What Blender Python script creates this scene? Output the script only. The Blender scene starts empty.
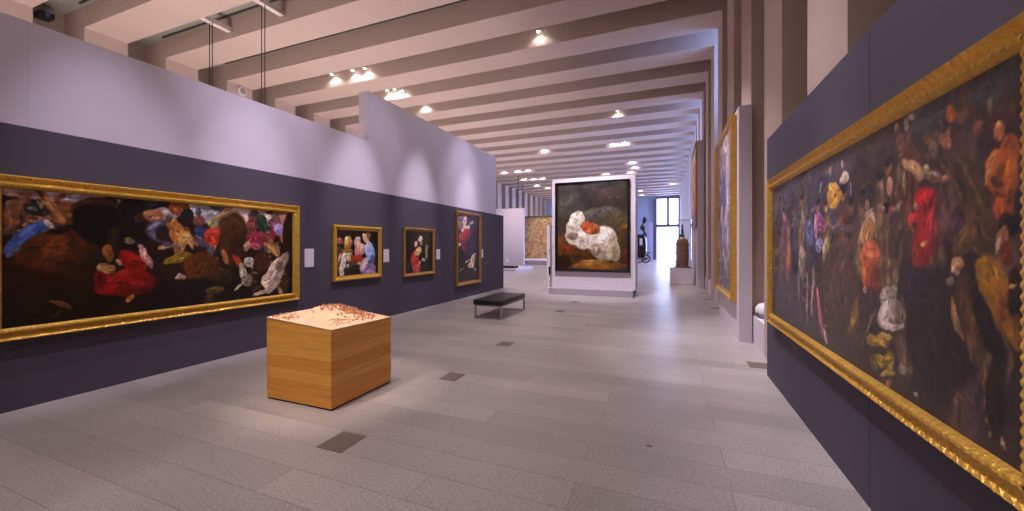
import bpy, bmesh, math, random
import numpy as np
from mathutils import Vector, Matrix
random.seed(7)
R = math.radians
scene = bpy.context.scene
col = scene.collection

# ------------------------------------------------------------------ materials
def srgb(h):
    h = h.lstrip('#')
    c = [int(h[i:i+2], 16)/255 for i in (0, 2, 4)]
    return tuple(x/12.92 if x <= .04045 else ((x+.055)/1.055)**2.4 for x in c)

def mat(name, color, rough=.6, metal=0., noise=0., nscale=4., bump=0., bscale=30., emit=None, estr=0., spec=None, stretch=None, dark=.6):
    m = bpy.data.materials.new(name); m.use_nodes = True
    nt = m.node_tree; b = nt.nodes['Principled BSDF']
    c = srgb(color) if isinstance(color, str) else color
    b.inputs['Base Color'].default_value = (*c, 1)
    b.inputs['Roughness'].default_value = rough
    b.inputs['Metallic'].default_value = metal
    if spec is not None: b.inputs['Specular IOR Level'].default_value = spec
    if emit:
        b.inputs['Emission Color'].default_value = (*srgb(emit), 1)
        b.inputs['Emission Strength'].default_value = estr
    if noise or bump:
        tc = nt.nodes.new('ShaderNodeTexCoord'); mp = nt.nodes.new('ShaderNodeMapping')
        nt.links.new(tc.outputs['Object'], mp.inputs['Vector'])
        if stretch: mp.inputs['Scale'].default_value = stretch
    if noise:
        n = nt.nodes.new('ShaderNodeTexNoise'); n.inputs['Scale'].default_value = nscale; n.inputs['Detail'].default_value = 5
        nt.links.new(mp.outputs[0], n.inputs['Vector'])
        mx = nt.nodes.new('ShaderNodeMix'); mx.data_type = 'RGBA'
        mx.inputs['A'].default_value = (*[x*(1-noise*dark) for x in c], 1)
        mx.inputs['B'].default_value = (*[min(1, x*(1+noise*.5)) for x in c], 1)
        nt.links.new(n.outputs['Fac'], mx.inputs['Factor'])
        nt.links.new(mx.outputs['Result'], b.inputs['Base Color'])
    if bump:
        n2 = nt.nodes.new('ShaderNodeTexNoise'); n2.inputs['Scale'].default_value = bscale; n2.inputs['Detail'].default_value = 4
        nt.links.new(mp.outputs[0], n2.inputs['Vector'])
        bp = nt.nodes.new('ShaderNodeBump'); bp.inputs['Strength'].default_value = bump; bp.inputs['Distance'].default_value = .01
        nt.links.new(n2.outputs['Fac'], bp.inputs['Height']); nt.links.new(bp.outputs[0], b.inputs['Normal'])
    return m

def floor_material():
    m = bpy.data.materials.new('granite_paving'); m.use_nodes = True
    nt = m.node_tree; b = nt.nodes['Principled BSDF']; L = nt.links.new; N = nt.nodes.new
    tc = N('ShaderNodeTexCoord'); mp = N('ShaderNodeMapping')
    mp.inputs['Location'].default_value = (-.385, -2.33+.291*20, 0)
    L(tc.outputs['Object'], mp.inputs['Vector'])
    br = N('ShaderNodeTexBrick'); br.offset = .5; br.offset_frequency = 2; br.squash = 1
    br.inputs['Scale'].default_value = 1; br.inputs['Brick Width'].default_value = 1.93
    br.inputs['Row Height'].default_value = .291; br.inputs['Mortar Size'].default_value = .0035
    br.inputs['Mortar Smooth'].default_value = .3
    br.inputs['Color1'].default_value = (.365, .318, .318, 1)
    br.inputs['Color2'].default_value = (.465, .408, .405, 1)
    br.inputs['Mortar'].default_value = (.27, .225, .22, 1)
    L(mp.outputs[0], br.inputs['Vector'])
    n = N('ShaderNodeTexNoise'); n.inputs['Scale'].default_value = 60; n.inputs['Detail'].default_value = 6; n.inputs['Roughness'].default_value = .8
    L(tc.outputs['Object'], n.inputs['Vector'])
    rp = N('ShaderNodeMapRange'); rp.inputs['From Min'].default_value = .38; rp.inputs['From Max'].default_value = .62
    rp.inputs['To Min'].default_value = .70; rp.inputs['To Max'].default_value = 1.26
    L(n.outputs['Fac'], rp.inputs['Value'])
    n2 = N('ShaderNodeTexNoise'); n2.inputs['Scale'].default_value = .9; n2.inputs['Detail'].default_value = 3
    L(tc.outputs['Object'], n2.inputs['Vector'])
    rp2 = N('ShaderNodeMapRange'); rp2.inputs['To Min'].default_value = .75; rp2.inputs['To Max'].default_value = 1.2
    L(n2.outputs['Fac'], rp2.inputs['Value'])
    mu = N('ShaderNodeMath'); mu.operation = 'MULTIPLY'; L(rp.outputs[0], mu.inputs[0]); L(rp2.outputs[0], mu.inputs[1])
    vm = N('ShaderNodeVectorMath'); vm.operation = 'SCALE'; L(br.outputs['Color'], vm.inputs[0]); L(mu.outputs[0], vm.inputs['Scale'])
    L(vm.outputs[0], b.inputs['Base Color'])
    b.inputs['Roughness'].default_value = .33; b.inputs['Specular IOR Level'].default_value = .42
    bp = N('ShaderNodeBump'); bp.inputs['Strength'].default_value = .12; bp.inputs['Distance'].default_value = .004
    L(n.outputs['Fac'], bp.inputs['Height']); L(bp.outputs[0], b.inputs['Normal'])
    return m

def wood_material():
    m = bpy.data.materials.new('beech_boards'); m.use_nodes = True
    nt = m.node_tree; b = nt.nodes['Principled BSDF']; L = nt.links.new; N = nt.nodes.new
    tc = N('ShaderNodeTexCoord'); sx = N('ShaderNodeSeparateXYZ'); L(tc.outputs['Object'], sx.inputs[0])
    ad = N('ShaderNodeMath'); ad.operation = 'ADD'; L(sx.outputs['X'], ad.inputs[0]); L(sx.outputs['Y'], ad.inputs[1])
    cb = N('ShaderNodeCombineXYZ'); L(ad.outputs[0], cb.inputs['X']); L(sx.outputs['Z'], cb.inputs['Y'])
    br = N('ShaderNodeTexBrick'); br.offset = .37; br.inputs['Scale'].default_value = 1
    br.inputs['Brick Width'].default_value = 2.3; br.inputs['Row Height'].default_value = .118
    br.inputs['Mortar Size'].default_value = .0008
    br.inputs['Color1'].default_value = (*srgb('d68c30'), 1); br.inputs['Color2'].default_value = (*srgb('e6a64c'), 1)
    br.inputs['Mortar'].default_value = (*srgb('9a5a18'), 1)
    L(cb.outputs[0], br.inputs['Vector'])
    mp = N('ShaderNodeMapping'); mp.inputs['Scale'].default_value = (1.2, 26, 1); L(cb.outputs[0], mp.inputs[0])
    n = N('ShaderNodeTexNoise'); n.inputs['Scale'].default_value = 1.6; n.inputs['Detail'].default_value = 5; n.inputs['Distortion'].default_value = .6
    L(mp.outputs[0], n.inputs['Vector'])
    rp = N('ShaderNodeMapRange'); rp.inputs['From Min'].default_value = .3; rp.inputs['From Max'].default_value = .7
    rp.inputs['To Min'].default_value = .84; rp.inputs['To Max'].default_value = 1.1; L(n.outputs['Fac'], rp.inputs['Value'])
    vm = N('ShaderNodeVectorMath'); vm.operation = 'SCALE'; L(br.outputs['Color'], vm.inputs[0]); L(rp.outputs[0], vm.inputs['Scale'])
    L(vm.outputs[0], b.inputs['Base Color']); b.inputs['Roughness'].default_value = .42
    return m

def tapestry_material():
    m = bpy.data.materials.new('woven_tapestry'); m.use_nodes = True
    nt = m.node_tree; b = nt.nodes['Principled BSDF']; L = nt.links.new; N = nt.nodes.new
    tc = N('ShaderNodeTexCoord'); n = N('ShaderNodeTexNoise'); n.inputs['Scale'].default_value = 3.4; n.inputs['Detail'].default_value = 9
    n.inputs['Roughness'].default_value = .75; n.inputs['Distortion'].default_value = .8
    L(tc.outputs['Object'], n.inputs['Vector'])
    cr = N('ShaderNodeValToRGB'); L(n.outputs['Fac'], cr.inputs[0])
    e = cr.color_ramp.elements
    e[0].position = .36; e[0].color = (*srgb('6a6248'), 1); e[1].position = .66; e[1].color = (*srgb('ecc8a4'), 1)
    for p, c in ((.44, '8c7c48'), (.5, 'c89470'), (.56, 'dcbc84'), (.6, 'c08c74')):
        x = cr.color_ramp.elements.new(p); x.color = (*srgb(c), 1)
    L(cr.outputs[0], b.inputs['Base Color']); b.inputs['Roughness'].default_value = .9
    return m

def attr_material(name, rough, spec):
    m = bpy.data.materials.new(name); m.use_nodes = True
    nt = m.node_tree; b = nt.nodes['Principled BSDF']
    a = nt.nodes.new('ShaderNodeVertexColor'); a.layer_name = 'pigment'
    nt.links.new(a.outputs['Color'], b.inputs['Base Color'])
    b.inputs['Roughness'].default_value = rough; b.inputs['Specular IOR Level'].default_value = spec
    tc = nt.nodes.new('ShaderNodeTexCoord'); n = nt.nodes.new('ShaderNodeTexNoise'); n.inputs['Scale'].default_value = 22; n.inputs['Detail'].default_value = 3
    nt.links.new(tc.outputs['Object'], n.inputs['Vector'])
    bp = nt.nodes.new('ShaderNodeBump'); bp.inputs['Strength'].default_value = .25; bp.inputs['Distance'].default_value = .006
    nt.links.new(n.outputs['Fac'], bp.inputs['Height']); nt.links.new(bp.outputs[0], b.inputs['Normal'])
    return m

M = dict(
    plaster=mat('concrete_beam', '#c2aba0', .62, noise=.12, nscale=.8, bump=.1, bscale=14),
    slab=mat('ceiling_slab', '#9c9a92', .8, noise=.15, nscale=1.),
    sidewall=mat('side_wall', '#a8978e', .8, noise=.1, nscale=1.),
    white=mat('white_partition', '#cfc3d2', .75, noise=.05, nscale=1.2),
    dark=mat('dark_violet_paint', '#4a4352', .8, noise=.06, nscale=1.5),
    panel=mat('white_panel', '#d9cdd8', .7, noise=.04, nscale=1.),
    base=mat('grey_base', '#a99ba4', .7),
    gold=mat('gilded_wood', '#e6b24a', .33, .5, noise=.6, nscale=28, bump=.5, bscale=60, dark=.8),
    paleg=mat('dull_gilding', '#b98a4c', .45, .45, noise=.5, nscale=22, bump=.4, bscale=50, dark=.8),
    black=mat('black_frame', '#151110', .35, spec=.4),
    label=mat('label_card', '#e6dde8', .7),
    leather=mat('black_leather', '#0d0b0b', .38, bump=.25, bscale=90),
    steel=mat('brushed_steel', '#b9b3b0', .3, .9),
    wood=wood_material(),
    terrain=mat('pale_resin', '#f0c8a4', .55, noise=.18, nscale=9, bump=.5, bscale=35),
    houses=mat('shaded_resin', '#d99c7c', .6, noise=.3, nscale=30),  # reddish shading of the model houses is put into their colour
    shadowgap=mat('dark_recess', '#2a1712', .8),
    vent=mat('bronze_floor_plate', '#786862', .5, .1, noise=.3, nscale=40),
    lampbody=mat('lamp_white', '#b9adab', .5),
    lens=mat('lamp_lens', '#ffffff', .3, emit='#fff2e6', estr=40),
    track=mat('lighting_rail', '#4c423d', .5),
    cable=mat('dark_cable', '#2c2320', .6),
    whitebox=mat('white_bracket', '#ded2cc', .6),
    glass=mat('window_daylight', '#dfe8ff', .2, emit='#bccaff', estr=5),
    glassb=mat('window_blue_daylight', '#9fb4ff', .2, emit='#8fb4ff', estr=8),
    wframe=mat('window_frame', '#6c6a86', .5),
    bronze=mat('dark_bronze', '#3b362f', .45, .5, noise=.4, nscale=9),
    lacquer=mat('black_lacquer', '#111018', .25),
    reliq=mat('gilt_and_marble', '#cda27c', .45, .15, noise=.8, nscale=14, bump=.5, bscale=20, dark=.9),
    bluesteel=mat('bluish_silver', '#5a6a98', .35, .5),
    whitegloss=mat('white_enamel', '#e8e2e4', .25),
    greyplastic=mat('grey_shell', '#9d9596', .4),
    blackplastic=mat('black_plastic', '#16110f', .4),
    tap=tapestry_material(), floor=floor_material(),
    canvas=attr_material('varnished_canvas', .34, .35), canvasglow=attr_material('matte_canvas', .5, .3),
)
gl = bpy.data.materials.new('clear_glass'); gl.use_nodes = True
_nt = gl.node_tree; _nt.nodes.remove(_nt.nodes['Principled BSDF'])
_t = _nt.nodes.new('ShaderNodeBsdfTransparent'); _g = _nt.nodes.new('ShaderNodeBsdfGlossy'); _g.inputs['Roughness'].default_value = .03
_x = _nt.nodes.new('ShaderNodeMixShader'); _f = _nt.nodes.new('ShaderNodeFresnel'); _f.inputs['IOR'].default_value = 1.35
_nt.links.new(_f.outputs[0], _x.inputs[0]); _nt.links.new(_t.outputs[0], _x.inputs[1]); _nt.links.new(_g.outputs[0], _x.inputs[2])
_nt.links.new(_x.outputs[0], _nt.nodes['Material Output'].inputs['Surface'])
M['clear'] = gl

# ------------------------------------------------------------------ helpers
class MB:
    """gathers shapes in world space, then links them as ONE mesh object"""
    def __init__(s): s.bm = bmesh.new()
    def box(s, x0, x1, y0, y1, z0, z1, mi=0, bev=0):
        v = [s.bm.verts.new((x, y, z)) for z in (z0, z1) for y in (y0, y1) for x in (x0, x1)]
        fs = []
        for q in ((0,2,3,1),(4,5,7,6),(0,1,5,4),(2,6,7,3),(0,4,6,2),(1,3,7,5)):
            f = s.bm.faces.new([v[i] for i in q]); f.material_index = mi; fs.append(f)
        if bev:
            es = list({e for f in fs for e in f.edges})
            bmesh.ops.bevel(s.bm, geom=es, offset=bev, segments=3, affect='EDGES', profile=.6)
        return s
    def lathe(s, cx, cy, prof, n=20, mi=0):
        rings = []
        for r, z in prof:
            rings.append([s.bm.verts.new((cx+r*math.cos(2*math.pi*i/n), cy+r*math.sin(2*math.pi*i/n), z)) for i in range(n)])
        for a, b in zip(rings, rings[1:]):
            for i in range(n):
                s.bm.faces.new((a[i], a[(i+1)%n], b[(i+1)%n], b[i])).material_index = mi
        s.bm.faces.new(rings[0][::-1]); s.bm.faces.new(rings[-1])
        return s
    def tube(s, pts, r, n=8):
        pts = [Vector(p) for p in pts]; rings = []
        for i, p in enumerate(pts):
            d = (pts[min(i+1, len(pts)-1)]-pts[max(i-1, 0)]).normalized()
            u = d.orthogonal().normalized(); w = d.cross(u)
            rr = r[i] if isinstance(r, (list, tuple)) else r
            rings.append([s.bm.verts.new(p+u*rr*math.cos(2*math.pi*k/n)+w*rr*math.sin(2*math.pi*k/n)) for k in range(n)])
        for a, b in zip(rings, rings[1:]):
            for k in range(n): s.bm.faces.new((a[k], a[(k+1)%n], b[(k+1)%n], b[k]))
        s.bm.faces.new(rings[0][::-1]); s.bm.faces.new(rings[-1]); return s
    def ring(s, c, R1, r, axis='X', n=28, m=6):
        vs = []
        for i in range(n):
            a = 2*math.pi*i/n; row = []
            for j in range(m):
                b = 2*math.pi*j/m; rr = R1+r*math.cos(b); h = r*math.sin(b)
                p = (h, rr*math.cos(a), rr*math.sin(a)) if axis == 'X' else (rr*math.cos(a), h, rr*math.sin(a))
                row.append(s.bm.verts.new(Vector(c)+Vector(p)))
            vs.append(row)
        for i in range(n):
            for j in range(m):
                s.bm.faces.new((vs[i][j], vs[(i+1)%n][j], vs[(i+1)%n][(j+1)%m], vs[i][(j+1)%m]))
        return s
    def build(s, name, mats, parent=None, smooth=False):
        bmesh.ops.recalc_face_normals(s.bm, faces=s.bm.faces)
        me = bpy.data.meshes.new(name)
        off = Vector((0, 0, 0))
        if parent is not None:
            q = parent
            while q is not None: off += q.location; q = q.parent
        else:
            # origin at the base centre of the thing
            xs = [v.co for v in s.bm.verts]
            off = Vector(((min(c.x for c in xs)+max(c.x for c in xs))/2, (min(c.y for c in xs)+max(c.y for c in xs))/2, min(c.z for c in xs)))
        if getattr(s, 'keep', False): off = Vector((0, 0, 0))
        bmesh.ops.translate(s.bm, vec=-off, verts=s.bm.verts)
        s.bm.to_mesh(me); s.bm.free()
        for m in (mats if isinstance(mats, (list, tuple)) else [mats]): me.materials.append(m)
        if smooth:
            for p in me.polygons: p.use_smooth = True
            me.set_sharp_from_angle(angle=R(40))
        o = bpy.data.objects.new(name, me); col.objects.link(o)
        if parent is not None: o.parent = parent
        else: o.location = off
        return o

def tag(o, label=None, cat=None, group=None, kind=None):
    if label: o['label'] = label
    if cat: o['category'] = cat
    if group: o['group'] = group
    if kind: o['kind'] = kind
    return o

def thing(name, label, cat, loc, group=None):
    o = bpy.data.objects.new(name, None); col.objects.link(o)
    o.empty_display_size = .1; o.location = loc
    return tag(o, label, cat, group)

def struct(name, mb, mats, label, cat, keep=False, group=None):
    mb.keep = keep
    return tag(mb.build(name, mats), label, cat, group, 'structure')

# ------------------------------------------------------------------ room
Y0, Y1 = -8., 51.
ZB, ZS = 7.75, 8.35            # beam soffit, slab
XL, XR = -15.2, 1.31           # inner faces of the side columns
P0, PITCH, BW = 3.83, 1.91, .95
near = lambda k: P0+PITCH*k

fl = MB(); fl.box(-17.5, 3.2, Y0, Y1+.3, -.2, 0)
struct('floor', fl, M['floor'], 'grey pink granite paving laid in long slabs across the gallery', 'floor', keep=True)
struct('ceiling', MB().box(-16.6, 2.7, Y0, Y1, ZS, ZS+.25), M['slab'], 'grey ceiling slab seen between the deep beams', 'ceiling')
struct('wall_left', MB().box(-16.6, -16.3, Y0, Y1, 0, ZS), M['sidewall'], 'side wall recessed behind the left row of columns', 'wall')
k_win = [5]+list(range(8, 25))
def right_wall():
    mb = MB(); y = Y0
    for k in k_win:
        a, b = near(k-1)+BW, near(k)
        zl = 5.2 if k == 5 else .5
        mb.box(2.4, 2.6, y, a, 0, ZS); mb.box(2.4, 2.6, a, b, 0, zl); mb.box(2.4, 2.6, a, b, 8.2, ZS); y = b
    mb.box(2.4, 2.6, y, Y1, 0, ZS)
    return mb
struct('wall_right', right_wall(), M['sidewall'], 'side wall recessed behind the right row of columns, pierced by tall windows', 'wall')
for k in k_win:
    a, b = near(k-1)+BW, near(k)
    zl = 5.2 if k == 5 else .5
    struct('window_%d' % (k+2), MB().box(2.5, 2.54, a, b, zl, 8.2), M['glassb'], 'tall narrow window between two right hand columns, number %d from the front' % (k_win.index(k)+1), 'window')
for k in range(-6, 25):
    y = near(k); mb = MB()
    mb.box(-16.3, 2.4, y, y+BW, ZB, ZS)
    mb.box(-16.3, XL, y, y+BW, 0, ZB)
    mb.box(XR, 2.4, y, y+BW, 0, ZB)
    bmesh.ops.remove_doubles(mb.bm, verts=mb.bm.verts, dist=.0001)
    struct('ceiling_beam', mb, M['plaster'], 'pale concrete portal frame of two columns and a deep beam across the gallery', 'beam', group='portal frames of the gallery')
# end wall with its tall window
WX0, WX1, WZ = -1.25, 1.12, 7.4
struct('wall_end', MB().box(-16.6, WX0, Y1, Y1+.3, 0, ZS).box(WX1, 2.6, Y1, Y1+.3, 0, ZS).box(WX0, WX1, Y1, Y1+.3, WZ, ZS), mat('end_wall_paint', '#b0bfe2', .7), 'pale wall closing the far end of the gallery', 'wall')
struct('window_1', MB().box(WX0, WX1, Y1+.12, Y1+.16, 0, WZ), M['glass'], 'bright tall window in the far end wall', 'window')
wf = MB()
wf.box(WX0-.42, WX0, Y1-.25, Y1+.12, 0, WZ).box(WX1, WX1+.25, Y1-.12, Y1+.12, 0, WZ).box(WX0, WX1, Y1-.1, Y1+.12, WZ, WZ+.18)
wf.box(WX0, WX1, Y1-.02, Y1+.12, 3.95, 4.3).box(-.14, .14, Y1-.05, Y1+.12, 4.2, WZ)
struct('trim_1', wf, M['wframe'], 'grey frame, transom and mullion of the far window', 'window frame')

# left partition: dark violet below, white above
W = -5.925
lw = MB()
for a, b in ((-3, 1.825), (1.8265, 6.59)): lw.box(W-.25, W, a, b, 2.79, 3.845, 1)
lw.box(W-.25, W, 6.59, 13.25, 2.79, 4.915, 1)
lw.box(W-.25, W, -3, 13.96, 0, 2.79, 0)
struct('wall_left_partition', lw, [M['dark'], M['white']], 'long left partition, dark violet below and white above with a taller far section', 'wall')
# right partition
X = 1.146
rw = MB()
for a, b in ((-3, .9), (.905, 3.03), (3.036, 5.70)): rw.box(X, X+.12, a, b, 0, 2.93)
struct('wall_right_partition', rw, M['dark'], 'dark violet partition on the right under the large dark painting', 'wall')
struct('trim_2', MB().box(1.315, 2.4, -3, 16.6, 0, .45), M['panel'], 'low white ledge running along the foot of the right columns', 'ledge')
# far partitions
struct('wall_far_partition', MB().box(-16.3, -11.57, 31.7, 32.0, 0, 4.93), M['panel'], 'white partition standing in the left distance', 'wall')

def display_panel(label, x0, x1, y0, y1, z1, z0=0):
    o = MB().box(x0, x1, y0, y1, z0, z1).build('display_panel', M['panel']); return tag(o, label, 'panel')
display_panel('white upright panel carrying the gilt framed pale painting by the right columns', 1.11, 1.30, 7.53, 10.25, 3.97)
display_panel('tall narrow white panel beside the glass case, carrying the high far painting', 1.06, 1.30, 16.72, 20.2, 5.72)
hp = thing('display_wall', 'freestanding white wall in mid gallery holding the black framed painting', 'display wall', (-2.35, 13.2, 0))
MB().box(-3.76, -1.02, 12.72, 14.05, 0, .2).build('base', M['base'], hp)
MB().box(-3.70, -.96, 13.0, 13.9, .2, 3.9).build('panel', M['panel'], hp)
lp = thing('low_partition', 'low white partition standing behind the left edge of the freestanding white wall', 'partition', (-3.9, 14.2, 0))
MB().box(-4.22, -3.6, 14.1, 14.3, 0, 2.4).build('board', M['panel'], lp)
MB().box(-4.14, -4.08, 14.07, 14.1, .55, .85).build('door_pull', M['blackplastic'], lp)
MB().box(-4.12, -4.09, 14.08, 14.1, 1.35, 1.5).build('switch_plate', M['greyplastic'], lp)

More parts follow.
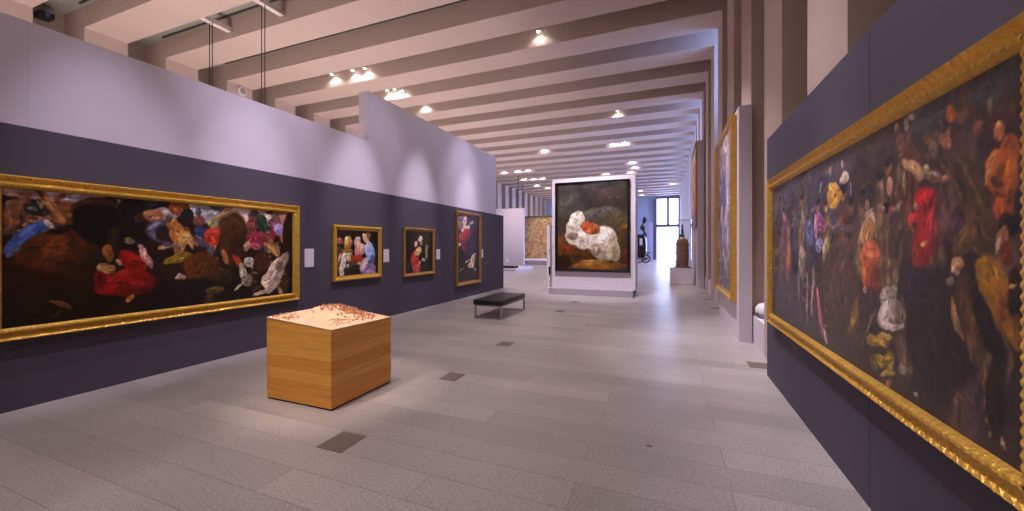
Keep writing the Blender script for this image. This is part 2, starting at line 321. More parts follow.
# ------------------------------------------------------------------ paintings
STROKES = {
'hunt': ('1c0f08', (1.66, 4.8, 0.8, 2.16), [(0.362,0.108,0.6904,-0.031,0.0132,-0.4332,'170c06',0.5),(0.362,0.557,0.6933,0.0555,0.0042,-0.3411,'231109',0.6),(0.075,1.007,0.1076,-0.0056,-0.0025,-0.0818,'c8a08c',0.3),(0.167,0.988,0.0682,-0.012,-0.0031,-0.0713,'a99cae',0.3),(0.295,0.928,0.0522,-0.0022,-0.0018,-0.0604,'9a94a0',0.3),(0.331,0.989,0.0729,-0.0003,-0.0009,-0.0309,'2c3836',0.4),(0.556,0.945,0.1028,-0.0028,-0.0038,-0.1108,'b4acb4',0.3),(0.639,0.992,0.0603,-0.0001,-0.0015,-0.0422,'4a5458',0.4),(0.793,0.923,0.1414,-0.0049,-0.0044,-0.1137,'d4b6a8',0.3),(0.939,0.837,0.0579,0.0065,0,-0.17,'b8806c',0.4),(0.866,0.993,0.0377,-0,-0.0012,-0.0295,'3b4646',0.4),(0.411,0.889,0.0468,-0.003,-0.0018,-0.0556,'b0a0a0',0.4),(0.022,0.819,0.0278,0.0049,0,-0.1067,'6d452e',0.5),(0.042,0.924,0.0173,-0.0178,-0.0042,-0.0418,'8a5a40',0.5),(0.01,0.881,0.0078,0.0018,0,-0.0282,'9a6c50',0.4),(0.025,0.763,0.008,0.0011,0,-0.0285,'8a4a30',0.4),(0.014,0.705,0.0166,0.0233,0.0027,-0.0263,'6a4a38',0.4),(0.05,0.948,0.0083,0.0022,0,-0.0218,'a06048',0.4),(0.069,0.857,0.0294,-0.012,-0.0022,-0.044,'262220',0.3),(0.058,0.862,0.0101,-0.0074,-0.0009,-0.0115,'7c766c',0.4),(0.08,0.882,0.0043,0.0009,0,-0.0149,'9a8d70',0.4),(0.143,0.857,0.0323,-0.0432,-0.011,-0.0796,'77462a',0.4),(0.157,0.828,0.0121,0.002,0,-0.0236,'96643c',0.4),(0.106,0.887,0.0277,-0.1134,-0.0074,-0.0212,'ae6a40',0.3),(0.071,0.983,0.0245,-0.0521,-0.0027,-0.0141,'6a3820',0.3),(0.122,0.968,0.0146,0.0266,0.0029,-0.02,'8a4c38',0.4),(0.05,0.657,0.0452,0.1054,0.0101,-0.0543,'384e8c',0.25),(0.058,0.716,0.0281,0.0665,0.0037,-0.0193,'5468b0',0.5),(0.022,0.563,0.0146,0.0364,0.0057,-0.0292,'4a567c',0.4),(0.097,0.758,0.0109,-0.0246,-0.0038,-0.019,'b8a4a0',0.4),(0.115,0.562,0.0895,0.062,0.0095,-0.1493,'46200c',0.3),(0.115,0.592,0.0316,0.0611,0.0103,-0.0594,'6a3212',0.5),(0.192,0.592,0.0254,0.0001,0,-0.1287,'42200c',0.4),(0.086,0.301,0.0654,-0.0334,-0.0019,-0.074,'241006',0.4),(0.207,0.909,0.0617,0.0406,0.0032,-0.0718,'472411',0.25),(0.228,0.766,0.0775,-0.0551,-0.0138,-0.1609,'0e0906',0.25),(0.143,0.732,0.0511,0.0408,0.002,-0.0302,'150b08',0.4),(0.313,0.889,0.0476,0.009,0,-0.1132,'150e0a',0.2),(0.307,0.679,0.0473,0.0027,0,-0.1388,'130d09',0.3),(0.25,0.643,0.0162,-0.0081,-0.0067,-0.1156,'2a1c0c',0.5),(0.334,0.831,0.0172,0.0207,0.0042,-0.0325,'3a2014',0.4),(0.292,0.274,0.087,0.0006,0.0026,-0.112,'760e09',0.25),(0.31,0.453,0.0385,-0.0685,-0.0133,-0.0666,'90140a',0.3),(0.272,0.338,0.0372,0.0346,0.0048,-0.0407,'9c2010',0.5),(0.331,0.249,0.036,-0.026,-0.0016,-0.0257,'8a1420',0.5),(0.381,0.202,0.0259,-0.006,0,-0.0454,'84130e',0.3),(0.218,0.33,0.0158,-0.0027,0,-0.0573,'6a0c12',0.3),(0.242,0.542,0.0136,-0.0004,0,-0.0749,'94581f',0.3),(0.236,0.41,0.0216,-0.0025,0,-0.0415,'b88850',0.25),(0.301,0.644,0.0173,-0.0084,-0.002,-0.0341,'64583a',0.4),(0.349,0.495,0.0096,0.0141,0.0205,-0.1113,'b4786f',0.35),(0.267,0.457,0.0086,-0.0225,-0.0036,-0.0126,'b89070',0.4),(0.304,0.142,0.0153,0.0217,0.0032,-0.0174,'9a6024',0.4),(0.124,0.139,0.0314,-0.0361,-0.0016,-0.0203,'62381f',0.4),(0.111,0.068,0.0073,0.0264,0.0017,-0.0055,'4a3024',0.4),(0.375,0.873,0.0321,0.0055,0,-0.0633,'a0674a',0.5),(0.394,0.73,0.0427,0.0036,0,-0.1007,'4c4150',0.3),(0.378,0.783,0.0211,0.0441,0.0037,-0.0144,'8a86a0',0.4),(0.404,0.713,0.0266,0.002,0,-0.0645,'2a1c22',0.4),(0.435,0.799,0.0207,0.0026,0,-0.0563,'b06c3c',0.4),(0.463,0.955,0.0338,0.0024,-0.0015,-0.0765,'7e3c1e',0.15),(0.456,0.963,0.0141,0.0031,0,-0.038,'96552a',0.5),(0.421,0.844,0.0136,0.002,0,-0.0372,'5a4a48',0.4),(0.488,0.873,0.0241,-0.0193,-0.01,-0.0743,'1c1b1a',0.3),(0.529,0.93,0.0115,0.0022,0,-0.0396,'444a52',0.3),(0.533,0.841,0.0231,0.0032,0,-0.0595,'7a4038',0.4),(0.456,0.707,0.0278,0.0151,0.0061,-0.0931,'a5672a',0.35),(0.484,0.67,0.0253,-0.0374,-0.0128,-0.0591,'b5853c',0.4),(0.499,0.642,0.0101,0.0126,0.0141,-0.0789,'c89468',0.35),(0.463,0.479,0.0519,0.0313,0.0039,-0.0419,'8e7020',0.35),(0.435,0.593,0.0476,0.0229,0.0018,-0.0277,'92745a',0.4),(0.421,0.611,0.017,0.0002,0,-0.0279,'5a3c58',0.4),(0.549,0.733,0.0295,0.0297,0.008,-0.0558,'2a365c',0.35),(0.545,0.633,0.0256,-0.0452,-0.009,-0.0329,'56465a',0.4),(0.589,0.696,0.0306,-0.0049,-0.0034,-0.0969,'b53020',0.2),(0.589,0.747,0.0122,-0.0016,-0.0025,-0.0715,'d8473c',0.5),(0.626,0.917,0.0437,0.0911,0.0079,-0.0233,'c28e62',0.3),(0.593,0.839,0.0271,0.0282,0.007,-0.0472,'b09a6c',0.4),(0.683,0.658,0.0679,0.0024,0,-0.3008,'3c210b',0.3),(0.67,0.807,0.0572,-0.0177,-0.007,-0.0953,'4a2b12',0.4),(0.541,0.374,0.0732,0.0596,0.0213,-0.1523,'502808',0.35),(0.445,0.319,0.0419,-0.0065,0,-0.1132,'241308',0.5),(0.466,0.278,0.0186,0.0253,0.008,-0.0387,'b39488',0.3),(0.421,0.193,0.0204,-0.0047,0,-0.0205,'8c7648',0.4),(0.499,0.184,0.1493,-0.0135,0.0019,-0.0976,'140a07',0.5),(0.706,0.409,0.0292,-0.1006,-0.0114,-0.0177,'a83420',0.35),(0.643,0.478,0.0122,0.0101,0.0119,-0.0798,'a06434',0.5),(0.601,0.141,0.0409,0.0081,0.0025,-0.0361,'6a5028',0.4),(0.643,0.278,0.0347,-0.0056,0,-0.0737,'33240f',0.4),(0.778,0.943,0.0269,-0.0061,-0.0039,-0.0506,'4a3f40',0.3),(0.768,0.84,0.0285,-0.0139,-0.0102,-0.0879,'7d3c34',0.4),(0.819,0.858,0.0243,0.0228,0.0159,-0.0951,'26382c',0.3),(0.793,0.662,0.0547,-0.0197,-0.007,-0.0896,'80283a',0.3),(0.783,0.583,0.0344,-0.0138,-0.0035,-0.0445,'a4505a',0.4),(0.888,0.855,0.0331,0.0041,0,-0.0949,'6c4048',0.4),(0.905,0.786,0.028,0.0025,0,-0.0717,'a08abc',0.35),(0.872,0.724,0.0217,0.0014,0,-0.0471,'8a2030',0.4),(0.888,0.962,0.0221,0.0038,0,-0.0356,'7a5c48',0.4),(0.968,0.668,0.0416,0.0015,0,-0.3199,'24100a',0.25),(0.861,0.571,0.0371,-0.0681,-0.0083,-0.0215,'c08a50',0.35),(0.739,0.594,0.0139,-0.0085,-0.0074,-0.064,'c29a74',0.4),(0.814,0.411,0.0412,-0.0035,0,-0.1146,'402410',0.4),(0.883,0.251,0.0382,-0.0392,-0.0391,-0.2024,'cfb29b',0.2),(0.927,0.401,0.0259,-0.0277,-0.0266,-0.1182,'967a68',0.4),(0.845,0.187,0.0371,-0.007,0,-0.0814,'d2b49c',0.3),(0.814,0.067,0.0387,0.0217,0.0032,-0.0202,'c4a890',0.3),(0.916,0.041,0.0103,0.0076,0.012,-0.0574,'8a6c58',0.4),(0.754,0.416,0.0228,-0.021,-0.0083,-0.0516,'cbb7a4',0.3),(0.725,0.309,0.0148,0.0052,0.0088,-0.0978,'b8a490',0.25),(0.744,0.217,0.0289,-0.0053,0,-0.0664,'8a7460',0.35),(0.702,0.149,0.0226,0.0323,0.0048,-0.017,'a89478',0.35)]),
'family': ('180d0a', (5.72, 6.84, 1.03, 1.91), [(0.43,0.059,0.5907,-0.0455,0,-0.2077,'241609',0.5),(0.17,0.949,0.1827,0.0075,0,-0.0892,'2c1a16',0.5),(0.057,0.768,0.0775,0.0013,0,-0.0702,'a06850',0.3),(0.035,0.527,0.088,-0.0015,0,-0.1313,'4c3a38',0.4),(0.002,0.245,0.0478,0.0015,0.0209,-0.2399,'7c4a30',0.4),(0.057,0.417,0.0333,-0.0131,-0.0341,-0.0917,'c08c70',0.35),(0.239,0.726,0.0927,-0.0069,-0.0142,-0.1571,'b8823c',0.3),(0.204,0.793,0.0461,0.0009,0,-0.0896,'ecc67c',0.4),(0.309,0.75,0.0427,0.0006,0,-0.0772,'c0704c',0.35),(0.216,0.547,0.1387,-0.0019,0,-0.0673,'8a5a20',0.4),(0.466,0.752,0.073,-0.0111,-0.0236,-0.1259,'dbb49c',0.25),(0.479,0.845,0.0297,0.0008,0,-0.0232,'f0d8c0',0.4),(0.454,0.891,0.0739,0.0023,0,-0.0324,'3a2c14',0.4),(0.529,0.566,0.118,-0.0412,-0.0601,-0.1531,'d08878',0.25),(0.454,0.358,0.1698,-0.0346,-0.0171,-0.0906,'a8321e',0.3),(0.605,0.636,0.0768,-0.0001,0,-0.0708,'eab498',0.4),(0.682,0.827,0.0553,0.0281,0.0736,-0.1246,'ecc290',0.25),(0.748,0.912,0.0624,0.0226,0.0272,-0.0669,'8c5c3c',0.3),(0.788,0.515,0.1189,0.0169,0.0466,-0.2387,'8ea4de',0.2),(0.761,0.66,0.0799,0.0001,0,-0.0963,'c4c0e4',0.4),(0.856,0.319,0.0679,0.0025,0.0119,-0.1219,'485078',0.4),(0.735,0.108,0.2086,0.0192,0.0276,-0.1437,'8a6c98',0.25),(0.63,0.233,0.0747,-0.036,-0.0762,-0.1462,'d6b4b8',0.3),(0.815,0.005,0.135,-0.0108,0,-0.0727,'a484b0',0.4),(0.124,0.238,0.0625,-0.0121,-0.0408,-0.2829,'dccfbf',0.2),(0.216,0.435,0.1201,0.0639,0.0289,-0.0494,'cdbda8',0.3),(0.262,0.366,0.0468,-0.0018,0,-0.0677,'deb284',0.3),(0.333,0.089,0.1909,-0.0141,0,-0.1139,'20220f',0.3),(0.357,0.271,0.12,-0.006,0,-0.0686,'6a3a30',0.4),(0.239,0.209,0.0465,-0.0027,0,-0.045,'a88a84',0.4),(0.504,0.252,0.0399,-0.0021,0,-0.0373,'e4bc98',0.35)]),
'meeting': ('1a120a', (7.83, 8.98, 0.95, 1.98), [(0.54,0.793,0.419,0.0072,0,-0.2241,'2c2410',0.5),(0.335,0.253,0.145,0.0025,0.0349,-0.2684,'a83024',0.2),(0.354,0.375,0.0731,-0.002,0,-0.1709,'c4443a',0.5),(0.39,0.104,0.1473,-0.0084,0,-0.1225,'b84430',0.4),(0.446,0.52,0.098,-0.0248,-0.0573,-0.1036,'d8ae78',0.25),(0.354,0.692,0.06,-0.0103,-0.0284,-0.0709,'d09c88',0.3),(0.521,0.822,0.0695,-0.0108,-0.0294,-0.0726,'e6d2bc',0.25),(0.559,0.718,0.0573,0.0005,0,-0.0749,'8a6a58',0.4),(0.754,0.491,0.0398,-0.0006,0,-0.191,'c8b48c',0.3),(0.794,0.605,0.0516,0.0391,0.0369,-0.0198,'a0906c',0.4),(0.636,0.291,0.0776,-0.0028,0,-0.0403,'b0a094',0.35),(0.495,0.222,0.0377,-0.0016,0,-0.0372,'e0ac80',0.35),(0.427,0.102,0.0439,-0.0076,-0.0258,-0.0955,'b05a70',0.4),(0.694,0.137,0.1572,-0.0081,0,-0.0759,'2c201c',0.5),(0.122,0.167,0.1041,-0.0054,0,-0.0476,'302a24',0.5)]),
'vision': ('281a20', (10.33, 11.76, 0.5, 2.57), [(0.189,0.895,0.2199,0.0088,0,-0.1189,'8a7070',0.5),(0.651,0.867,0.2916,0.0103,0,-0.1562,'3a2c3c',0.5),(0.323,0.931,0.0722,0.001,-0.0316,-0.1215,'dcb49c',0.35),(0.145,0.953,0.1306,0.0061,0,-0.0444,'8a6c88',0.5),(0.414,0.821,0.1108,0.0035,0,-0.0335,'f0c8aa',0.3),(0.233,0.755,0.0686,-0.0045,-0.0391,-0.05,'f0bc98',0.3),(0.627,0.897,0.1187,0.0314,0.0222,-0.0094,'d0a890',0.4),(0.368,0.706,0.2209,-0.0155,-0.071,-0.0892,'9c2e34',0.25),(0.167,0.672,0.1094,0.0017,0,-0.0741,'b04a40',0.4),(0.278,0.524,0.0866,0.0077,0.0812,-0.1015,'7c2630',0.3),(0.102,0.561,0.0517,0.0002,0,-0.0294,'d8b4a8',0.35),(0.555,0.524,0.238,-0.0002,0,-0.1391,'34242c',0.5),(0.675,0.304,0.0955,-0.0088,-0.071,-0.1055,'e4c298',0.25),(0.603,0.236,0.1307,-0.0238,-0.065,-0.043,'e4c29c',0.3),(0.799,0.412,0.0601,-0.0007,0,-0.0254,'c89c88',0.3),(0.437,0.31,0.1064,0.022,0.0266,-0.0131,'d8ac88',0.3),(0.189,0.182,0.1195,0.0142,0.0241,-0.0184,'b4a898',0.3),(0.789,0.159,0.05,-0.0019,0,-0.0253,'b09890',0.4),(0.461,0.111,0.4205,-0.019,0,-0.0918,'30201a',0.5)]),
'pale': ('45382c', (-3.5, -1.2, 0.83, 3.68), [(0.524,0.865,0.5704,-0.0225,0,-0.208,'3a3530',0.6),(0.79,0.798,0.2475,-0.0088,0,-0.1589,'40302c',0.6),(0.189,0.737,0.2083,-0.0063,0,-0.1654,'4c463e',0.6),(0.623,0.632,0.3046,0.0365,0.0195,-0.0909,'564e46',0.6),(0.831,0.548,0.2187,-0.0041,0,-0.1132,'54462f',0.6),(0.967,0.478,0.093,0.0436,0.0335,-0.0491,'6a4a20',0.6),(0.524,0.114,0.5704,0.0059,0,-0.1618,'4a2a08',0.6),(0.13,0.276,0.18,-0.0001,0,-0.1423,'6a3c14',0.6),(0.13,0.241,0.09,0.0002,0,-0.0593,'7a2f10',0.5),(0.069,0.086,0.1511,0.0018,0,-0.0952,'2f1a06',0.5),(0.623,0.046,0.422,0.0063,0,-0.0402,'8a5418',0.4),(0.79,0.174,0.2475,0.0016,0,-0.0908,'57300f',0.5),(0.926,0.343,0.108,-0.0005,0,-0.135,'4a3418',0.5),(0.409,0.346,0.2829,-0.0498,-0.0271,-0.1024,'d5c5b4',0.22),(0.278,0.511,0.1295,-0.024,-0.0459,-0.1716,'dccdb8',0.22),(0.665,0.345,0.1957,-0.001,0,-0.1603,'d8cabb',0.22),(0.651,0.196,0.1455,-0.068,-0.049,-0.0697,'bfa995',0.3),(0.804,0.23,0.0939,0.0168,0.0342,-0.133,'b9a888',0.3),(0.38,0.416,0.1161,-0.0011,0,-0.0467,'efe0cf',0.5),(0.707,0.39,0.0834,-0.0007,0,-0.0685,'eaddcf',0.5),(0.249,0.582,0.0582,-0.0094,-0.0179,-0.0808,'f2e6d2',0.5),(0.567,0.23,0.0708,0.0002,0,-0.0691,'a08a78',0.5),(0.481,0.485,0.1383,-0.032,-0.0204,-0.0613,'b4512a',0.2),(0.51,0.473,0.0865,0.0393,0.0214,-0.0303,'cc6a3a',0.4),(0.219,0.394,0.0836,0.0235,0.0203,-0.0445,'8c7462',0.4),(0.538,0.091,0.199,0.0024,0,-0.0289,'a2743a',0.4)]),
'triumph': ('3c2e2c', (1.81, 5.25, 0.81, 2.26), [(0.699,0.585,-0.4856,-0.0178,0,-0.6188,'52474e',0.6),(0.587,0.72,-0.21,-0.0373,0,-0.2778,'4b444c',0.6),(0.356,0.317,-0.2072,0.102,-0.0411,-0.2397,'4a3630',0.6),(0.115,0.39,-0.136,0.041,0,-0.3476,'2e1e18',0.5),(0.285,0.801,-0.1338,-0.0501,0,-0.1926,'43342f',0.6),(0.074,0.908,-0.0823,0.0189,-0.0348,-0.131,'3a2418',0.6),(0.144,0.962,-0.0884,0.0151,-0.0151,-0.048,'3a3a3a',0.5),(0.052,0.954,-0.039,0.0054,-0.0112,-0.0454,'353838',0.4),(0.862,0.52,-0.0329,0.0006,0,-0.2131,'80505a',0.5),(0.814,0.487,-0.0203,0.001,0,-0.1914,'a86a44',0.4),(0.851,0.738,-0.0172,-0.0027,0,-0.0282,'b0746c',0.4),(0.743,0.702,-0.027,-0.0037,0,-0.0579,'6c6860',0.5),(0.683,0.706,-0.0194,-0.0029,0,-0.0549,'8c8070',0.4),(0.687,0.45,-0.0325,0.0045,-0.0102,-0.109,'a29080',0.35),(0.716,0.303,-0.0103,0.0022,0,-0.1005,'8c7c74',0.4),(0.648,0.229,-0.0083,0.0025,0,-0.1533,'9a8c80',0.4),(0.629,0.629,-0.0292,-0.0024,0,-0.0811,'62648c',0.5),(0.561,0.677,-0.0318,-0.0044,0,-0.0487,'b05a8c',0.3),(0.587,0.659,-0.0094,-0.0011,0,-0.0667,'d89cb8',0.4),(0.568,0.558,-0.0258,-0.0004,0,-0.0436,'8a7cac',0.5),(0.608,0.298,-0.0077,0.0016,0.0095,-0.1496,'a88080',0.4),(0.561,0.191,-0.0088,0.0043,-0.0212,-0.1208,'c46c80',0.3),(0.525,0.084,-0.0081,0.0055,-0.011,-0.0403,'c8a094',0.4),(0.53,0.527,-0.0178,-0.001,0.0062,-0.0627,'b09a6c',0.45),(0.502,0.502,-0.0112,0.0005,0,-0.0609,'a08a50',0.5),(0.48,0.795,-0.0372,-0.0136,0.0065,-0.0672,'c48a38',0.25),(0.496,0.83,-0.0166,-0.0053,0,-0.0353,'e0a850',0.5),(0.496,0.92,-0.0088,-0.0037,0,-0.0227,'b09490',0.4),(0.439,0.934,-0.0077,-0.0036,0,-0.0236,'c8a494',0.4),(0.427,0.868,-0.0173,-0.0113,0.0073,-0.0241,'dcbea0',0.3),(0.398,0.798,-0.0044,-0.0014,0,-0.0359,'b090a0',0.4),(0.555,0.859,-0.0056,-0.0027,0.0065,-0.0296,'9a8ca0',0.4),(0.454,0.634,-0.0707,-0.0074,0,-0.024,'6c5854',0.5),(0.444,0.504,-0.0641,0.0031,0,-0.0855,'6a4c40',0.4),(0.454,0.36,-0.081,0.0176,0,-0.2162,'4c3a30',0.5),(0.449,0.337,-0.0648,0.0159,0,-0.1815,'5a4236',0.5),(0.389,0.219,-0.0169,0.0039,0.0149,-0.0936,'80622c',0.5),(0.326,0.661,-0.0181,-0.0029,0,-0.0408,'b08c70',0.4),(0.348,0.606,-0.0067,-0.0025,0.014,-0.0558,'d4ac90',0.35),(0.33,0.588,-0.022,-0.0013,0,-0.0575,'c48448',0.4),(0.322,0.498,-0.0324,0.0021,0,-0.065,'d26a40',0.25),(0.337,0.427,-0.0187,0.003,0,-0.0663,'cc6430',0.3),(0.305,0.404,-0.0205,0.0041,0,-0.0476,'8c4034',0.4),(0.345,0.354,-0.0053,0.0014,0,-0.0168,'c8a494',0.4),(0.333,0.716,-0.0074,-0.0017,0,-0.0206,'b08678',0.4),(0.26,0.766,-0.0084,-0.0028,0,-0.0297,'cc9474',0.3),(0.285,0.755,-0.0065,-0.002,0,-0.0231,'906c60',0.4),(0.285,0.701,-0.0129,-0.0029,0,-0.0154,'a07c60',0.5),(0.251,0.679,-0.0117,-0.0024,0,-0.0256,'8c4c54',0.35),(0.234,0.689,-0.0078,-0.0054,0.0066,-0.022,'907460',0.4),(0.248,0.612,-0.0087,-0.0009,0,-0.0146,'8c8040',0.5),(0.232,0.55,-0.033,-0.0003,0,-0.1065,'4c3a30',0.5),(0.26,0.476,-0.006,0.0006,0,-0.0334,'9a7c58',0.5),(0.246,0.46,-0.0172,0.0023,0,-0.0508,'6a5238',0.5),(0.198,0.809,-0.0226,-0.0409,0.0104,-0.0097,'d09a70',0.22),(0.226,0.874,-0.0042,-0.0032,0.0028,-0.0193,'c07c68',0.35),(0.163,0.787,-0.0131,-0.0056,0,-0.0222,'a08c64',0.35),(0.163,0.825,-0.0087,-0.0043,0,-0.0127,'5a3830',0.4),(0.232,0.799,-0.0082,-0.0033,0,-0.032,'7a6448',0.5),(0.218,0.759,-0.0052,-0.0018,0,-0.0487,'8a7850',0.5),(0.17,0.678,-0.0246,-0.0057,0,-0.0641,'b01e22',0.2),(0.172,0.566,-0.0225,-0.0008,0,-0.0772,'a0201e',0.3),(0.186,0.507,-0.0094,0.0006,0,-0.0461,'98281a',0.5),(0.159,0.612,-0.0084,-0.0036,0.0098,-0.0664,'c42c3c',0.5),(0.198,0.634,-0.0098,-0.0015,0,-0.0269,'c0302c',0.4),(0.189,0.679,-0.0062,-0.0014,0,-0.0166,'b08058',0.35),(0.172,0.553,-0.0086,0.0102,-0.002,-0.0035,'b08050',0.4),(0.146,0.58,-0.0082,-0.0005,0,-0.086,'6c2826',0.4),(0.24,0.978,-0.0055,-0.0052,0.0029,-0.0156,'cc9c84',0.35),(0.229,0.904,-0.0136,-0.0078,0,-0.0424,'8a5240',0.4),(0.21,0.962,-0.0077,-0.0053,0,-0.0172,'8c8070',0.4),(0.198,0.973,-0.0074,-0.0053,0,-0.0101,'a09480',0.4),(0.159,0.879,-0.0161,-0.0183,0.0073,-0.0251,'50381c',0.5),(0.115,0.931,-0.0091,-0.0069,0,-0.0232,'a4521c',0.3),(0.134,0.925,-0.0039,-0.0028,0,-0.024,'5a4034',0.5),(0.125,0.856,-0.0076,-0.0045,0,-0.0177,'a86450',0.3),(0.15,0.85,-0.0104,-0.0058,0,-0.0278,'6c5c44',0.4),(0.128,0.748,-0.0058,-0.0022,0,-0.0089,'b07c58',0.4),(0.144,0.773,-0.0035,0.0016,-0.0071,-0.0215,'b09488',0.4),(0.085,0.704,-0.0239,0.0085,-0.0205,-0.0928,'4c3620',0.2),(0.11,0.721,-0.0016,0.0008,-0.0303,-0.1019,'6c5030',0.4),(0.054,0.618,-0.0012,0.001,-0.0267,-0.0947,'6a4c30',0.4),(0.066,0.601,-0.0194,0.0114,-0.0145,-0.0649,'553a20',0.25),(0.106,0.597,-0.0176,-0.0018,0,-0.0398,'4a3038',0.5),(0.094,0.563,-0.0158,-0.0101,0.0103,-0.0466,'684c24',0.4),(0.057,0.901,-0.0057,-0.0045,0,-0.0231,'6a5838',0.4),(0.074,0.86,-0.0062,-0.0041,0,-0.0213,'7a4c38',0.4),(0.034,0.931,-0.0065,-0.0058,0,-0.0219,'4a2c20',0.5),(0.093,0.964,-0.01,-0.0085,0,-0.0277,'5c3c1e',0.5),(0.025,0.876,-0.005,-0.0039,0,-0.0215,'4c3420',0.5),(0.045,0.838,-0.0075,-0.0049,0,-0.025,'a05a34',0.25),(0.047,0.855,-0.0034,-0.0024,0,-0.0101,'c48c54',0.5),(0.03,0.778,-0.0127,-0.0069,0,-0.0435,'aa5418',0.25),(0.038,0.728,-0.021,-0.0123,0.0028,-0.0577,'b45c1c',0.22),(0.028,0.669,-0.0113,-0.0033,0,-0.0673,'a2501c',0.3),(0.054,0.74,-0.0041,-0.0038,0.0059,-0.0369,'c87c40',0.4),(0.042,0.71,-0.0088,-0.0092,0.0027,-0.013,'5a2c14',0.5),(0.038,0.64,-0.0092,-0.002,0,-0.0344,'b0501e',0.3),(0.041,0.68,-0.0116,-0.0093,0.001,-0.0069,'6a3818',0.5),(0.03,0.597,-0.0127,-0.0015,0,-0.029,'1c1414',0.3),(0.035,0.566,-0.0077,-0.0029,0.0027,-0.0288,'9c6444',0.3),(0.041,0.549,-0.0031,-0.0016,0.0028,-0.0191,'d0a080',0.4),(0.03,0.532,-0.0076,0.0002,0,-0.029,'6a3018',0.4),(0.052,0.46,-0.0189,0.0128,-0.0087,-0.0572,'8c6014',0.2),(0.06,0.497,-0.0073,0.0008,0,-0.0207,'b07c20',0.5),(0.035,0.39,-0.0147,0.0153,-0.016,-0.0771,'7c4e12',0.3),(0.023,0.335,-0.0092,0.0111,-0.0084,-0.0405,'8c5c18',0.3),(0.022,0.442,-0.0097,0.0024,0,-0.0616,'2a160c',0.35),(0.028,0.45,-0.005,0.0011,0,-0.0043,'b08c50',0.4),(0.144,0.289,-0.0745,0.0351,0,-0.2141,'271a17',0.45),(0.188,0.401,-0.0382,0.0094,0,-0.086,'2c2228',0.5),(0.105,0.49,-0.014,0.0015,0,-0.0284,'a87c58',0.25),(0.114,0.477,-0.0054,0.0007,0,-0.0115,'d8a884',0.45),(0.101,0.507,-0.0086,0.0007,0,-0.0084,'cc9c70',0.5),(0.094,0.466,-0.0067,0.0011,0,-0.0222,'3c2820',0.5),(0.119,0.444,-0.0074,0.0014,0,-0.0175,'7c6c64',0.4),(0.088,0.398,-0.0189,0.0142,-0.011,-0.0656,'48301c',0.35),(0.106,0.341,-0.0045,0.0033,-0.0088,-0.0633,'96704c',0.4),(0.078,0.307,-0.0184,0.0159,-0.0098,-0.074,'50381e',0.4),(0.059,0.343,-0.0136,0.0148,-0.0223,-0.0994,'18110d',0.4),(0.06,0.187,-0.0032,0.0028,-0.002,-0.0656,'80603c',0.35),(0.057,0.125,-0.0023,0.0027,-0.0028,-0.033,'bc9878',0.35),(0.049,0.087,-0.0049,0.012,-0.0094,-0.0123,'b88c70',0.25),(0.034,0.066,-0.0018,0.0033,-0.004,-0.0162,'b48870',0.35),(0.054,0.061,-0.0018,0.002,0,-0.0128,'a88068',0.4),(0.045,0.161,-0.0163,0.0141,0,-0.1124,'1c120d',0.6),(0.263,0.345,-0.0272,0.0082,0,-0.0448,'b8a090',0.3),(0.257,0.281,-0.0417,0.0168,0,-0.0554,'bca698',0.2),(0.272,0.286,-0.015,0.0009,0.0113,-0.0555,'e4d0c4',0.4),(0.232,0.291,-0.0164,0.0066,0,-0.0497,'7c685c',0.45),(0.246,0.249,-0.0305,0.0244,-0.003,-0.0127,'d0bcac',0.4),(0.246,0.387,-0.0086,0.0021,0,-0.0254,'c0b09c',0.35),(0.243,0.442,-0.0085,0.0014,0,-0.0361,'8a745c',0.5),(0.298,0.17,-0.0357,0.008,0.0069,-0.0341,'a47a2c',0.25),(0.272,0.199,-0.0234,0.0017,0.0032,-0.0123,'c49c3c',0.45),(0.279,0.119,-0.0317,0.0199,0,-0.0344,'94741c',0.4),(0.312,0.082,-0.0131,0.014,-0.0095,-0.0239,'6c5830',0.4),(0.266,0.071,-0.0185,0.0263,-0.0046,-0.0065,'b09034',0.35),(0.257,0.107,-0.0056,0.0012,0.0051,-0.0208,'a88c44',0.4),(0.26,0.034,-0.0064,0.0033,0.0037,-0.0247,'b07c60',0.3),(0.292,0.142,-0.023,0.0134,0,-0.0156,'3c2a10',0.4),(0.221,0.117,-0.0146,0.0101,0,-0.0175,'7c6a5c',0.35),(0.193,0.056,-0.0053,0.0044,0,-0.0093,'c8c0b4',0.35),(0.333,0.2,-0.0035,0.0002,0.0279,-0.0985,'8c7460',0.5)]),
'tallpic': ('98848c', (7.88, 10.08, 0.75, 3.78), [(0.615,0.602,-0.9364,-0.0751,0,-0.6218,'a48c94',0.8),(0.471,0.923,-0.4187,-0.0697,0,-0.2665,'b89c9c',0.6),(0.615,0.602,-0.2227,-0.0193,0.2075,-0.2598,'7c7498',0.5),(0.275,0.638,-0.1244,-0.0121,0,-0.3162,'c4b0c0',0.5),(0.935,0.851,-0.1299,-0.0171,0,-0.4477,'9c8088',0.5),(0.615,0.429,-0.1038,-0.0033,-0.0777,-0.1409,'d8b0a8',0.4),(0.471,0.324,-0.1105,-0.0012,0,-0.1332,'8c84b0',0.5),(0.769,0.169,-0.4037,0.0108,0,-0.1435,'7c7074',0.6),(0.338,0.097,-0.2584,0.0127,0,-0.0901,'847478',0.6),(0.404,0.179,-0.0787,0.0035,-0.1854,-0.0984,'b8acb0',0.5),(0.69,1.101,-0.1542,-0.031,0,-0.1408,'c8aca0',0.5),(0.275,0.416,-0.0622,-0.0023,0,-0.1897,'d0c0d8',0.5)]),
